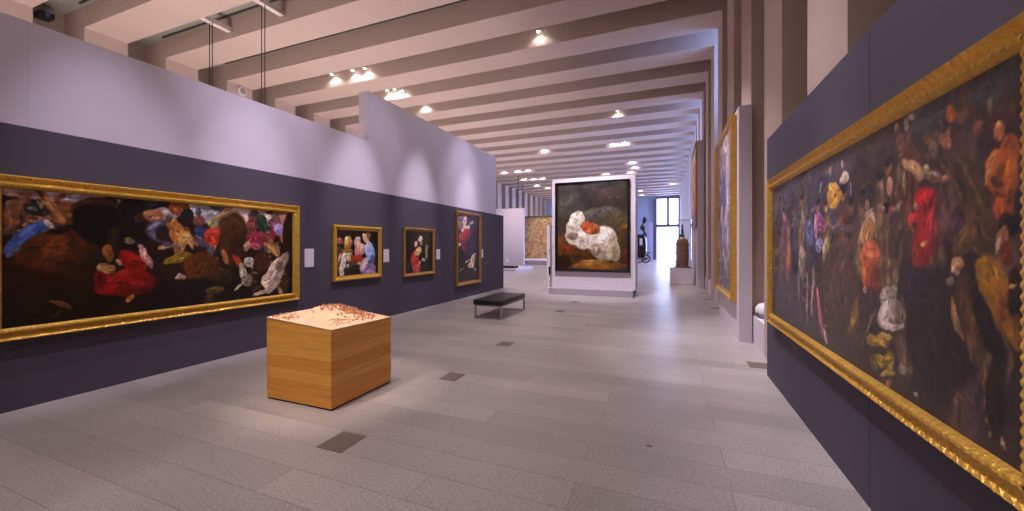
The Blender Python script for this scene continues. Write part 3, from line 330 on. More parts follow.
'farpic': ('d8b898', (16.9, 19.6, 2.7, 5.5), [(0.345,0.739,-0.755,-0.1323,0,-0.5916,'e0c0a0',0.7),(0.472,0.61,-0.2586,-0.0394,0,-0.4524,'c8a888',0.5),(0.345,0.354,-0.1491,-0.0172,0,-0.1183,'94805c',0.5),(0.223,0.05,-0.603,-0.0421,0,-0.2031,'8a5c40',0.5),(0.345,0.147,-0.2487,-0.0208,0,-0.1183,'a87c58',0.5)]),
}

def painted(key, nu, nv, seed):
    bg, rect, st = STROKES[key]
    rng = np.random.RandomState(seed)
    u, v = np.meshgrid(np.linspace(0, 1, nu), np.linspace(0, 1, nv))
    def vn(fx, fy):
        g = rng.rand(int(fy)+2, int(fx)+2); x = u*fx; y = v*fy
        i = np.minimum(x.astype(int), int(fx)); j = np.minimum(y.astype(int), int(fy)); a = x-i; b = y-j
        a = a*a*(3-2*a); b = b*b*(3-2*b)
        return (g[j, i]*(1-a)+g[j, i+1]*a)*(1-b)+(g[j+1, i]*(1-a)+g[j+1, i+1]*a)*b
    asp = (rect[1]-rect[0])/(rect[3]-rect[2])
    f = 14
    wu = u+((vn(f*asp, f)-.5)*.022+(vn(3*f*asp, 3*f)-.5)*.009+(vn(7*f*asp, 7*f)-.5)*.003)/asp
    wv = v+(vn(f*asp, f)-.5)*.024+(vn(3*f*asp, 3*f)-.5)*.010+(vn(7*f*asp, 7*f)-.5)*.003
    fold = np.sin(26*vn(7*asp, 5)+9*vn(20*asp, 12))
    c = np.empty((nv, nu, 3)); h2 = lambda s: np.array([int(s[i:i+2], 16)/255 for i in (0, 2, 4)])
    c[:] = h2(bg)
    tone = vn(9*asp, 9)*.5+vn(24*asp, 24)*.5
    def dab(cu, cv, au, av, bu, bv, colr, soft, op=1.):
        det = au*bv-av*bu
        if abs(det) < 1e-9: return
        ru, rv = math.hypot(au, bu)*1.25+.04/asp, math.hypot(av, bv)*1.25+.04
        i0, i1 = max(0, int((cu-ru)*(nu-1))), min(nu, int((cu+ru)*(nu-1))+2)
        j0, j1 = max(0, int((cv-rv)*(nv-1))), min(nv, int((cv+rv)*(nv-1))+2)
        if i1 <= i0 or j1 <= j0: return
        s = (slice(j0, j1), slice(i0, i1))
        du, dv = wu[s]-cu, wv[s]-cv
        p = (du*bv-dv*bu)/det; q = (dv*au-du*av)/det
        m = np.clip((1.08-np.sqrt(p*p+q*q))/max(soft, .08)+.15, 0, 1); m = m*m*(3-2*m)*op
        shade = (1.0+(tone[s]-.5)*.45+fold[s]*.06-.2*np.clip(p*.5+q*.7, -1, 1))[..., None]
        c[s] = c[s]*(1-m[..., None])+np.clip(colr*shade, 0, 1)*m[..., None]
    dr = random.Random(seed*31)
    def touches(cu, cv, au, av, bu, bv, base, n, big):
        for _ in range(n):
            a, rr = dr.uniform(0, 6.28), dr.uniform(.1, .75)
            k1, k2 = dr.uniform(.25, .55)*big, dr.uniform(.07, .2)*big
            t = dr.gauss(0, .5); ct, st_ = math.cos(t), math.sin(t)
            if math.hypot(bu*asp, bv) > math.hypot(au*asp, av): k1, k2 = k2, k1
            x1, y1 = k1*ct, k1*st_; x2, y2 = -k2*st_, k2*ct
            g = dr.choice((.5, .65, .8, 1.25, 1.45, 1.6))
            dab(cu+rr*(math.cos(a)*au+math.sin(a)*bu), cv+rr*(math.cos(a)*av+math.sin(a)*bv),
                au*x1+bu*y1, av*x1+bv*y1, au*x2+bu*y2, av*x2+bv*y2, base*g+np.array([dr.gauss(0, .02) for _ in range(3)]), .5, .75)
    def crowd(n, u0, u1, v0, v1, sz, palette):
        fs = sorted(((dr.uniform(u0, u1), dr.uniform(v0, v1)) for _ in range(n)), key=lambda t: -t[1])
        for (x, y) in fs:
            s = sz*dr.uniform(.7, 1.25); lean = dr.gauss(0, .15)
            g = h2(dr.choice(palette)); fl_ = h2(dr.choice(('a06c4c', 'b8835e', '8c5a40', '7a5440')))*dr.uniform(.6, 1.05)
            dab(x, y-s*1.5, s*.75/asp, 0, s*lean/asp, s*1.5, g, .4)
            touches(x, y-s*1.5, s*.75/asp, 0, s*lean/asp, s*1.5, g, 5, 1)
            dab(x+s*.4/asp, y-s*1.1, s*.75/asp, dr.uniform(-.5, .5)*s, 0, s*.16, fl_, .5)
            dab(x, y+s*.28, s*.33/asp, 0, 0, s*.42, fl_, .3)
            dab(x-s*.05/asp, y+s*.5, s*.34/asp, 0, 0, s*.24, h2(dr.choice(('2c1c14', '4a3424', '1c1614'))), .4)
    CR = {'triumph': (7, [(34, .04, .97, .5, .93, .085, ('5c4038','6a5040','4c3a44','70402c','3f3a48','7a6040')), (14, .05, .75, .2, .5, .085, ('4c362e','5c4a38','463038'))]),
          'hunt': (12, [(26, .02, .16, .68, .92, .055, ('7a5038','8a5c3c','5c4030','6c3c2c')), (40, .42, .97, .62, .86, .05, ('a0603c','8c5038','6a4a50','a87848','4c4650')), (10, .5, .95, .15, .5, .07, ('3c2410','4c2c12','2c2418'))])}
    for si, (cu, cv, au, av, bu, bv, cc, soft) in enumerate(st):
        if key in CR and si == CR[key][0]:
            for a_ in CR[key][1]: crowd(*a_)
        base = h2(cc); dab(cu, cv, au, av, bu, bv, base, soft*.7)
        area = abs(au*bv-av*bu)*asp
        touches(cu, cv, au, av, bu, bv, base, 2 if key == 'pale' else 3 if area < .0006 else 6 if area < .01 else 12, 1 if area < .01 else .45)
    c *= (1+(vn(60*asp, 60)-.5)*.28+(vn(18*asp, 18)-.5)*.25)[..., None]
    c = np.clip(c, 0, 1)
    return np.where(c <= .04045, c/12.92, ((c+.055)/1.055)**2.4)

def canvas(parent, axis, plane, key, nu, nv, seed, gain=1., m=None):
    rect = STROKES[key][1]; rgb = painted(key, nu, nv, seed)*gain
    hs = np.linspace(rect[0], rect[1], nu); zs = np.linspace(rect[2], rect[3], nv)
    hh, zz = np.meshgrid(hs, zs); pp = np.full_like(hh, plane)
    off = parent.location
    co = np.stack([pp-off[0], hh-off[1], zz-off[2]] if axis == 'X' else [hh-off[0], pp-off[1], zz-off[2]], -1).reshape(-1, 3)
    idx = np.arange(nu*nv).reshape(nv, nu)
    q = np.stack([idx[:-1, :-1], idx[:-1, 1:], idx[1:, 1:], idx[1:, :-1]], -1).reshape(-1, 4)
    if axis == 'X' and plane > 0: q = q[:, ::-1]
    me = bpy.data.meshes.new('canvas')
    me.vertices.add(len(co)); me.vertices.foreach_set('co', co.ravel())
    me.loops.add(q.size); me.loops.foreach_set('vertex_index', q.ravel())
    me.polygons.add(len(q)); me.polygons.foreach_set('loop_start', np.arange(0, q.size, 4))
    me.update(calc_edges=True)
    at = me.color_attributes.new('pigment', 'FLOAT_COLOR', 'POINT')
    at.data.foreach_set('color', np.concatenate([rgb.reshape(-1, 3), np.ones((nu*nv, 1))], 1).ravel())
    me.materials.append(m or M['canvas']); me.validate()
    o = bpy.data.objects.new('canvas', me); col.objects.link(o); o.parent = parent
    return o

PROF = {
 'carved': [(0,0,0,0),(0,.055,0,0),(.012,.072,.002,.05),(.03,.06,.005,.045),(.045,.045,0,0),(.062,.040,0,0),(.078,.056,.003,.03),(.09,.078,.004,.045),(.105,.076,.004,.045),(.118,.055,0,0),(.13,.03,0,0),(.13,0,0,0)],
 'plain': [(0,0,0,0),(0,.05,0,0),(.015,.07,0,0),(.035,.068,.002,.05),(.055,.04,0,0),(.075,.045,.004,.04),(.088,.03,0,0),(.088,0,0,0)],
}
def frame(parent, axis, plane, out, rect, prof, material, depth=1., step=.02, wscale=1.):
    """mitred moulding swept round the rectangle rect; out = +1/-1 direction of the wall normal"""
    h0, h1, z0, z1 = rect; bm = bmesh.new(); P = PROF[prof]
    off = parent.location
    def W3(h, z, n):
        p = (plane+out*n, h, z) if axis == 'X' else (h, plane+out*n, z)
        return Vector(p)-off
    sides = [((h0,z0),(h1,z0),(0,1)), ((h1,z0),(h1,z1),(-1,0)), ((h1,z1),(h0,z1),(0,-1)), ((h0,z1),(h0,z0),(1,0))]
    for (a, b, nrm) in sides:
        L = math.hypot(b[0]-a[0], b[1]-a[1]); n = max(2, int(L/step)); t = ((b[0]-a[0])/L, (b[1]-a[1])/L); prev = None
        for i in range(n+1):
            s = L*i/n; row = []
            for (w, hgt, am, wl) in P:
                w2 = w*wscale
                ss = w2+(L-2*w2)*i/n
                hz = hgt*depth + (am*math.sin(2*math.pi*s/wl) if am else 0)
                row.append(bm.verts.new(W3(a[0]+t[0]*ss+nrm[0]*w2, a[1]+t[1]*ss+nrm[1]*w2, hz)))
            if prev:
                for j in range(len(P)-1): bm.faces.new((prev[j], row[j], row[j+1], prev[j+1]))
                bm.faces.new((prev[-1], row[-1], row[0], prev[0]))
            prev = row
    bmesh.ops.remove_doubles(bm, verts=bm.verts, dist=.0005)
    bmesh.ops.recalc_face_normals(bm, faces=bm.faces)
    me = bpy.data.meshes.new('frame'); bm.to_mesh(me); bm.free(); me.materials.append(material)
    o = bpy.data.objects.new('frame', me); col.objects.link(o); o.parent = parent; return o

def painting(label, axis, plane, out, rect, key, cplane, nu, nv, seed, prof='plain', fm='gold', depth=1., step=.02, wscale=1., gain=1., cm=None, back=True):
    hm = (rect[0]+rect[1])/2
    loc = (plane, hm, rect[2]) if axis == 'X' else (hm, plane, rect[2])
    t = thing('framed_painting', label, 'painting', loc)
    frame(t, axis, plane, out, rect, prof, M[fm], depth, step, wscale)
    canvas(t, axis, cplane, key, nu, nv, seed, gain, cm)
    if back:   # stretcher board closing the back
        m = MB(); a, b = sorted((plane+out*.001, cplane-out*.004))
        if axis == 'X': m.box(a, b, rect[0]+.05, rect[1]-.05, rect[2]+.05, rect[3]-.05)
        else: m.box(rect[0]+.05, rect[1]-.05, a, b, rect[2]+.05, rect[3]-.05)
        m.build('stretcher', M['black'], t)
    return t
CW = W
painting('wide dark painting of a crowded mounted fight in a gilt frame on the left wall', 'X', CW, 1, (1.53, 4.88, .69, 2.29), 'hunt', -5.885, 420, 190, 1, 'carved')
painting('small nearly square painting with a blue robed figure, gilt frame, nearest of the small ones', 'X', CW, 1, (5.62, 6.95, .93, 2.015), 'family', -5.885, 130, 110, 2, wscale=1.15)
painting('small dark painting with a red robed figure, middle of the small gilt framed ones', 'X', CW, 1, (7.74, 9.07, .865, 2.065), 'meeting', -5.885, 130, 120, 3, fm='paleg')
painting('tall upright painting with red drapery and a pale body, last on the dark left wall', 'X', CW, 1, (10.22, 11.86, .40, 2.67), 'vision', -5.885, 130, 180, 4, fm='paleg', wscale=1.15, depth=1.4)
painting('huge dark crowded painting in a carved gilt frame on the right partition', 'X', X, -1, (1.70, 5.36, .72, 2.375), 'triumph', 1.105, 420, 200, 5, 'carved', wscale=.95, step=.0125)
painting('tall pale lavender painting in a deep gilt frame on the upright right panel', 'X', 1.11, -1, (7.76, 10.2, .63, 3.9), 'tallpic', 1.06, 60, 200, 6, depth=1.4, wscale=1.4, cm=M['canvasglow'])
painting('high narrow pale painting in the distance above the glass case', 'X', 1.06, -1, (16.75, 19.7, 2.35, 5.7), 'farpic', 1.0, 30, 120, 7, depth=1., wscale=.7, fm='paleg', cm=M['canvasglow'])
painting('black framed painting of a pale mass with an orange cloth on the freestanding wall', 'Y', 13.0, -1, (-3.58, -1.12, .76, 3.76), 'pale', 12.95, 170, 210, 8, fm='black', depth=1.5, wscale=1.05, gain=.85)

def wall_label(label, y0, y1, z0, z1):
    o = MB().box(W, W+.012, y0, y1, z0, z1).build('wall_label', M['label']); tag(o, label, 'label', 'white caption cards on the left wall')
wall_label('white caption card just right of the wide battle painting', 5.02, 5.21, 1.235, 1.56)
wall_label('white caption card right of the small painting with the blue robe', 7.07, 7.25, 1.25, 1.54)
wall_label('white caption card right of the small painting with the red robe', 9.22, 9.40, 1.245, 1.525)
wall_label('white caption card right of the tall upright painting', 11.97, 12.13, 1.22, 1.51)

# ------------------------------------------------------------------ wooden plinth with relief model
bx0, bx1, by0, by1 = -3.93, -3.03, 2.87, 3.75
zNL, zNR, zFR, zFL = .85, .785, .765, .86
t = thing('relief_model_table', 'honey coloured wooden block with a pale relief landscape model on top', 'model table', ((bx0+bx1)/2, (by0+by1)/2, 0))
m = MB(); bm = m.bm
lo = [bm.verts.new(p) for p in ((bx0,by0,.02),(bx1,by0,.02),(bx1,by1,.02),(bx0,by1,.02))]
hi = [bm.verts.new(p) for p in ((bx0,by0,zNL),(bx1,by0,zNR),(bx1,by1,zFR),(bx0,by1,zFL))]
for i in range(4): bm.faces.new((lo[i], lo[(i+1)%4], hi[(i+1)%4], hi[i]))
bm.faces.new(lo[::-1])
vb = [e for e in bm.edges if abs(e.verts[0].co.z-e.verts[1].co.z) > .5]
bmesh.ops.bevel(bm, geom=vb, offset=.003, segments=2, affect='EDGES')
m.build('body', M['wood'], t)
MB().box(bx0+.012, bx1-.012, by0+.012, by1-.012, 0, .02).build('plinth', M['shadowgap'], t)
rng = random.Random(3)
def hnoise(u, v):
    return (math.sin(7*u+2*math.sin(5*v))*.5+math.sin(11*v+3*math.sin(4*u+1))*.3+math.sin(23*u+17*v)*.15+math.sin(31*u-27*v)*.1)
def terr(u, v):
    edge = min(u, 1-u, v, 1-v); k = min(1, edge/.16)
    base = (zNL*(1-u)+zNR*u)*(1-v)+(zFL*(1-u)+zFR*u)*v+.006
    ridge = .062*math.exp(-((u-.34)/.26)**2-((v-.74)/.24)**2)+.03*math.exp(-((u-.12)/.16)**2-((v-.35)/.3)**2)
    valley = -.028*math.exp(-((u-.62+.25*v)/.10)**2)*math.sin(math.pi*min(1, v*1.1))
    h = k*(ridge+valley+.013*hnoise(u, v)+.006*hnoise(2.3*v+.2, 2.1*u))
    h = round(h/.0055)*.0055*.75+h*.25      # cut contour steps
    return base+h
m = MB(); bm = m.bm; n = 110; g = []
for j in range(n+1):
    g.append([bm.verts.new((bx0+(bx1-bx0)*i/n, by0+(by1-by0)*j/n, terr(i/n, j/n))) for i in range(n+1)])
for j in range(n):
    for i in range(n): bm.faces.new((g[j][i], g[j][i+1], g[j+1][i+1], g[j+1][i]))
rim = [g[0][i] for i in range(n+1)]+[g[j][n] for j in range(1, n+1)]+[g[n][i] for i in range(n-1, -1, -1)]+[g[j][0] for j in range(n-1, 0, -1)]
low = [bm.verts.new((v.co.x, v.co.y, v.co.z-.012)) for v in rim]
for i in range(len(rim)): bm.faces.new((rim[i], low[i], low[(i+1)%len(rim)], rim[(i+1)%len(rim)]))
m.build('relief_landscape', M['terrain'], t)
m = MB()
def house(u, v, s, hh):
    z = terr(u, v); x = bx0+(bx1-bx0)*u; y = by0+(by1-by0)*v
    m.box(x-s, x+s, y-s*.7, y+s*.7, z-.01, z+hh)
for _ in range(330):
    u = rng.gauss(.46, .20); v = rng.gauss(.80, .10)
    if .05 < u < .93 and .3 < v < .97: house(u, v, rng.uniform(.005, .011), rng.uniform(.008, .024))
for _ in range(60):
    u = rng.uniform(.01, .3); v = rng.uniform(.01, .25)
    house(u, v, rng.uniform(.005, .01), rng.uniform(.004, .014))
for _ in range(70):
    u = rng.uniform(.35, .9); v = rng.uniform(.12, .5)
    if abs(u-.62+.25*v) > .1: house(u, v, rng.uniform(.003, .007), rng.uniform(.004, .010))
for _ in range(260):
    u = rng.uniform(.2, .92); v = rng.uniform(.25, .95)
    if abs(u-.62+.25*v) > .06 and hnoise(u, v) > -.1: house(u, v, rng.uniform(.003, .007), rng.uniform(.003, .012))
for k in range(6): house(.2+.05*k, .90+.01*k, .006, .034)
tag(m.build('model_houses', M['houses'], t), kind='stuff')
MB().lathe(-3.13, 3.55, [(.008, terr(.89, .78)-.004), (.008, terr(.89, .78)+.012)], 10).build('model_marker', M['blackplastic'], t)

# ------------------------------------------------------------------ bench
t = thing('bench', 'low black leather bench on chrome sled legs before the left wall', 'bench', (-3.70, 8.62, 0))
a0, a1, b0, b1 = -4.05, -3.35, 7.80, 9.32
MB().box(a0, a1, b0, b1, .30, .415, bev=.022).build('cushion', M['leather'], t, True)
MB().box(a0+.02, a1-.02, b0+.02, b1-.02, .272, .30).build('seat_frame', M['steel'], t)
for xx in (a0+.02, a1-.05):
    for yy in (b0+.02, b1-.05):
        MB().box(xx, xx+.04, yy, yy+.04, .022, .272, bev=.003).build('leg', M['steel'], t)
for yy in (b0+.02, b1-.05):
    MB().box(a0+.02, a1-.02, yy, yy+.03, 0, .022).build('floor_rail', M['steel'], t)
for xx in (a0+.02, a1-.05):
    MB().box(xx, xx+.03, b0+.05, b1-.05, 0, .022).build('floor_rail', M['steel'], t)

# ------------------------------------------------------------------ floor plates
for (x, y, w, l, lab) in (
    (-2.48, 2.46, .25, .285, 'dark floor plate nearest the front, just in front of the wooden block'),
    (-2.46, 4.19, .22, .27, 'dark floor plate second from the front, beyond the wooden block'),
    (-2.48, 5.93, .22, .26, 'dark floor plate third from the front, before the bench'),
    (-2.47, 9.42, .2, .25, 'faint floor plate beyond the bench, halfway to the freestanding wall'),
    (-2.47, 11.15, .2, .22, 'dark floor plate right in front of the freestanding white wall'),
    (1.13, 6.12, .24, .28, 'dark floor plate beside the far foot of the right dark partition'),
    (1.16, 11.4, .26, .13, 'narrow dark floor plate just past the upright right panel'),
    (1.16, 13.17, .26, .13, 'narrow dark floor plate halfway between right panel and glass case plinth'),
    (1.14, 14.93, .26, .13, 'narrow dark floor plate nearest the glass case plinth')):
    m = MB().box(x-w/2, x+w/2, y-l/2, y+l/2, 0, .004)
    o = m.build('floor_plate', M['vent']); tag(o, lab, 'floor plate', 'dark plates set in the paving')
o = MB().box(.0-.02, .02, 3.90, 3.93, 0, .004).build('floor_stud', M['vent']); o.location = (-.14, 3.32, 0); tag(o, 'tiny dark metal stud in the empty front paving', 'floor stud')

# ------------------------------------------------------------------ right side: reliquary, case, white device
t = thing('museum_plinth', 'low white plinth under the glass case on the right', 'plinth', (.53, 18.2, 0))
MB().box(.08, .97, 17.7, 18.7, 0, .705, bev=.008).build('body', M['panel'], t)
MB().box(.06, .99, 17.68, 18.72, 0, .03).build('foot', M['base'], t)
t = thing('glass_case', 'clear glass case standing on the low white plinth', 'glass case', (.53, 18.2, .705))
for b in ((.20,.92,17.80,17.806),(.20,.92,18.6,18.606),(.20,.206,17.806,18.6),(.914,.92,17.806,18.6)):
    MB().box(b[0], b[1], b[2], b[3], .707, 2.7).build('pane', M['clear'], t)
MB().box(.19, .93, 17.79, 18.616, 2.7, 2.73).build('lid', M['clear'], t)
for (cx_, cy_) in ((.91, 17.80), (.91, 18.6)):
    MB().box(cx_-.008, cx_+.012, cy_-.008, cy_+.012, .707, 2.7).build('corner_post', M['wframe'], t)
cx, cy = .56, 18.2
t = thing('gilt_tower_reliquary', 'ornate round gilt and marble tower with a spire inside the glass case', 'reliquary', (cx, cy, .707))
MB().lathe(cx, cy, [(.27,.707),(.27,.77),(.24,.79),(.24,.86),(.26,.88),(.26,.91)], 24).build('foot', M['reliq'], t, True)
MB().lathe(cx, cy, [(.21,.91),(.21,1.28),(.28,1.30),(.28,1.36),(.21,1.38),(.21,1.68),(.28,1.70),(.28,1.75)], 24).build('drum', M['reliq'], t, True)
for lev, r, z0, z1 in ((0, .25, .91, 1.30), (1, .25, 1.38, 1.70)):
    for i in range(8):
        a = i*math.pi/4+.2
        MB().lathe(cx+r*math.cos(a), cy+r*math.sin(a), [(.022,z0),(.016,z0+.03),(.015,z1-.04),(.024,z1)], 8).build('column', M['reliq'], t, True)
MB().lathe(cx, cy, [(.24,1.75),(.235,1.82),(.21,1.90),(.14,1.96),(.05,2.0)], 24).build('dome', M['reliq'], t, True)
MB().lathe(cx, cy, [(.05,1.97),(.09,2.0),(.09,2.12),(.05,2.16),(.06,2.3),(.03,2.36),(.05,2.44),(.01,2.56)], 14).build('spire', M['bluesteel'], t, True)
t = thing('glass_dome_cover', 'white rounded cover on the ledge, half hidden behind the right dark partition', 'cover', (1.56, 7.38, .45))
MB().lathe(1.56, 7.38, [(.17,.452),(.22,.47),(.235,.50),(.235,.53)], 32).build('body', M['greyplastic'], t, True)
MB().lathe(1.56, 7.38, [(.238,.53),(.242,.55),(.235,.61),(.195,.665),(.11,.69),(.01,.695)], 32).build('lid', M['whitegloss'], t, True)
MB().tube([(1.335, 7.30, .54), (1.335, 7.30, .50), (1.36, 7.31, .47)], .008).build('latch', M['blackplastic'], t, True)

# ------------------------------------------------------------------ far distance
t = thing('carriage', 'black horse carriage parked at the far end beside the bright window', 'carriage', (-2.45, 39.3, 0))
y = 39.0
m = MB(); bm = m.bm     # curved cab side, with its window opening
prof = [(-3.2,.5),(-2.2,.5),(-1.95,.95),(-1.92,1.6),(-1.98,2.3),(-2.1,2.6),(-2.35,2.72),(-3.2,2.74)]
A = [bm.verts.new((px_, y, z)) for px_, z in prof]; B = [bm.verts.new((px_, y+1.3, z)) for px_, z in prof]
bm.faces.new(A); bm.faces.new(B[::-1])
for i in range(len(prof)): bm.faces.new((A[i], A[(i+1)%len(prof)], B[(i+1)%len(prof)], B[i]))
m.build('cab', M['lacquer'], t)
MB().box(-2.5, -2.26, y-.02, y, 1.75, 2.35).build('cab_window', M['whitegloss'], t)
MB().box(-2.58, -2.2, y-.03, y-.005, 1.66, 1.74).build('window_rail', M['bluesteel'], t)
MB().tube([(-3.2,y+.2,.62),(-2.3,y+.2,.62),(-1.9,y+.2,.8),(-1.55,y+.2,1.1)], .04).build('pole', M['lacquer'], t)
MB().box(-1.95, -1.6, y+.1, y+1.1, 1.0, 1.08).build('driver_seat', M['lacquer'], t)
for wx, wr in ((-2.6, .55), (-1.95, .42)):
    w = MB().ring((wx, y-.06, wr), wr-.05, .05, 'Y').build('wheel', M['lacquer'], t)
    s = MB()
    for i in range(10):
        a = i*math.pi/5; s.tube([(wx, y-.06, wr), (wx+(wr-.04)*math.cos(a), y-.06, wr+(wr-.05)*math.sin(a))], .025, 6)
    s.build('spokes', M['lacquer'], w)
    MB().tube([(wx, y-.12, wr), (wx, y+.1, wr)], .07, 12).build('hub', M['bluesteel'], w)
o = MB().box(-3.6, -1.45, 38.2, 41.2, 0, .02).build('carriage_mat', M['panel']); o.location.z = 0; tag(o, 'thin pale platform under the black carriage', 'platform')
t.location.z = .02
t = thing('bronze_statue', 'dark twisted column statue on a pale pedestal behind the black carriage', 'statue', (-2.5, 45.5, 0))
MB().box(-2.85, -2.15, 45.2, 45.8, 0, 2.6).build('pedestal', M['panel'], t)
m = MB(); pts, rad = [], []
for i in range(26):
    f = i/25; pts.append((-2.5+.12*math.sin(f*9), 45.5+.1*math.cos(f*8), 2.6+2.3*f)); rad.append(.2+.09*math.sin(f*17)-.04*f)
m.tube(pts, rad, 12).build('figure', M['bronze'], t, True)
o = MB().box(-1.9, -1.55, 44.5, 44.9, 0, 4.2).build('banner_panel', mat('lilac_panel', '#cfc6f4', .7)); tag(o, 'slim lilac panel between the statue and the bright window', 'panel')

t = thing('tapestry_platform', 'long low grey and white platform below the far tapestry', 'platform', (-10.9, 34.6, 0))
MB().box(-13.0, -9.0, 32.4, 37.53, 0, .34).build('body', M['base'], t)
MB().box(-13.02, -8.98, 32.38, 37.535, .34, .40).build('top', M['panel'], t)
t = thing('tapestry', 'large figured tapestry in tan and olive hanging in the left distance', 'tapestry', (-12., 37.6, .5))
MB().box(-13.72, -9.0, 37.54, 37.598, .41, 4.55).build('cloth', M['tap'], t)
MB().box(-13.74, -8.98, 37.5, 37.58, 4.52, 4.66).build('top_border', mat('olive_border', '#5e5638', .9), t)
struct('wall_tapestry_partition', MB().box(-13.74, -8.98, 37.6, 37.9, 0, 4.66), M['panel'], 'partition carrying the far tapestry', 'wall')
t = thing('low_showcase', 'low white display base with a dark glass top in the left distance', 'showcase', (-9.9, 25.2, 0))
MB().box(-11.6, -9.0, 23.2, 26.6, 0, .16).build('base', M['panel'], t)
MB().box(-10.7, -9.35, 23.8, 24.6, .16, .30).build('case', M['shadowgap'], t)
MB().box(-9.98, -9.94, 24.1, 24.14, .30, .75).build('post', M['steel'], t)

# ------------------------------------------------------------------ ceiling fittings
for k in range(-2, 24):
    yy = near(k)-.13
    o = MB().box(-15.1, 1.2, yy-.02, yy+.02, ZS-.05, ZS).build('trim_%d' % (k+10), M['track']); tag(o, 'thin dark lighting rail under the slab beside a beam', 'rail', 'lighting rails', 'structure')
o = MB().box(-12.1, -11.93, 6.70, 7.64, 7.92, 8.04).build('hanging_bar', M['whitebox']); tag(o, 'white hanging bar across a ceiling gap, left of the two', 'bar')
o = MB().box(-9.92, -9.76, 6.70, 7.64, 7.92, 8.04).build('hanging_bar', M['whitebox']); tag(o, 'white hanging bar across a ceiling gap, right of the two', 'bar')
for (xx, lab) in ((-11.98, 'left'), (-9.85, 'right')):
    t = thing('suspension_cable', 'pair of thin dark cables hanging from the %s white ceiling bar' % lab, 'cable', (xx, 7.2, 3.0))
    for d in (-.06, .06): MB().tube([(xx+d, 7.1, 7.92), (xx+d, 7.1, 3.0)], .011, 6).build('strand', M['cable'], t)
    MB().box(xx-.3, xx+.3, 7.05, 7.15, 2.92, 3.0).build('load_bar', M['cable'], t)
for (xx, zz, lab) in ((-12.14, 4.93, 'longer thin dark cable hanging above the far white partition'), (-11.75, 4.93, 'shorter thin dark cable hanging beside the far white partition')):
    o = MB().tube([(xx, 31.85, zz), (xx, 31.85, ZB if xx < -12 else 7.0)], .03, 6).build('suspension_cable', M['cable']); tag(o, lab, 'cable')
t = thing('wall_speaker', 'small round white speaker on a left column above the white wall', 'speaker', (XL, 10.1, 7.5))
m = MB(); m.tube([(XL, 10.1, 7.55), (XL+.08, 10.1, 7.55)], .16, 20).build('housing', M['whitegloss'], t); MB().tube([(XL+.08, 10.1, 7.55), (XL+.09, 10.1, 7.55)], .12, 20).build('grille', M['greyplastic'], t)
t = thing('wall_camera', 'small black camera in the ceiling recess at upper left', 'camera', (-15.9, 5.2, 7.5))
MB().box(-16.2, -15.85, 5.1, 5.4, 7.9, 8.05, bev=.02).build('body', M['blackplastic'], t); MB().box(-16.3, -16.2, 5.2, 5.3, 7.94, 8.0).build('bracket', M['blackplastic'], t)
MB().tube([(-15.85, 5.25, 7.97), (-15.80, 5.25, 7.97)], .05, 14).build('lens', M['bluesteel'], t)

def light(kind, name, loc, energy, color=(1, .9, .84), target=None, size=60, blend=.6, radius=.08):
    d = bpy.data.lights.new(name, kind); d.energy = energy; d.color = color
    if kind == 'SPOT': d.spot_size = R(size); d.spot_blend = blend; d.shadow_soft_size = radius
    o = bpy.data.objects.new(name, d); col.objects.link(o); o.location = loc
    if target is not None:
        o.rotation_euler = (Vector(target)-Vector(loc)).to_track_quat('-Z', 'Y').to_euler()
    return o

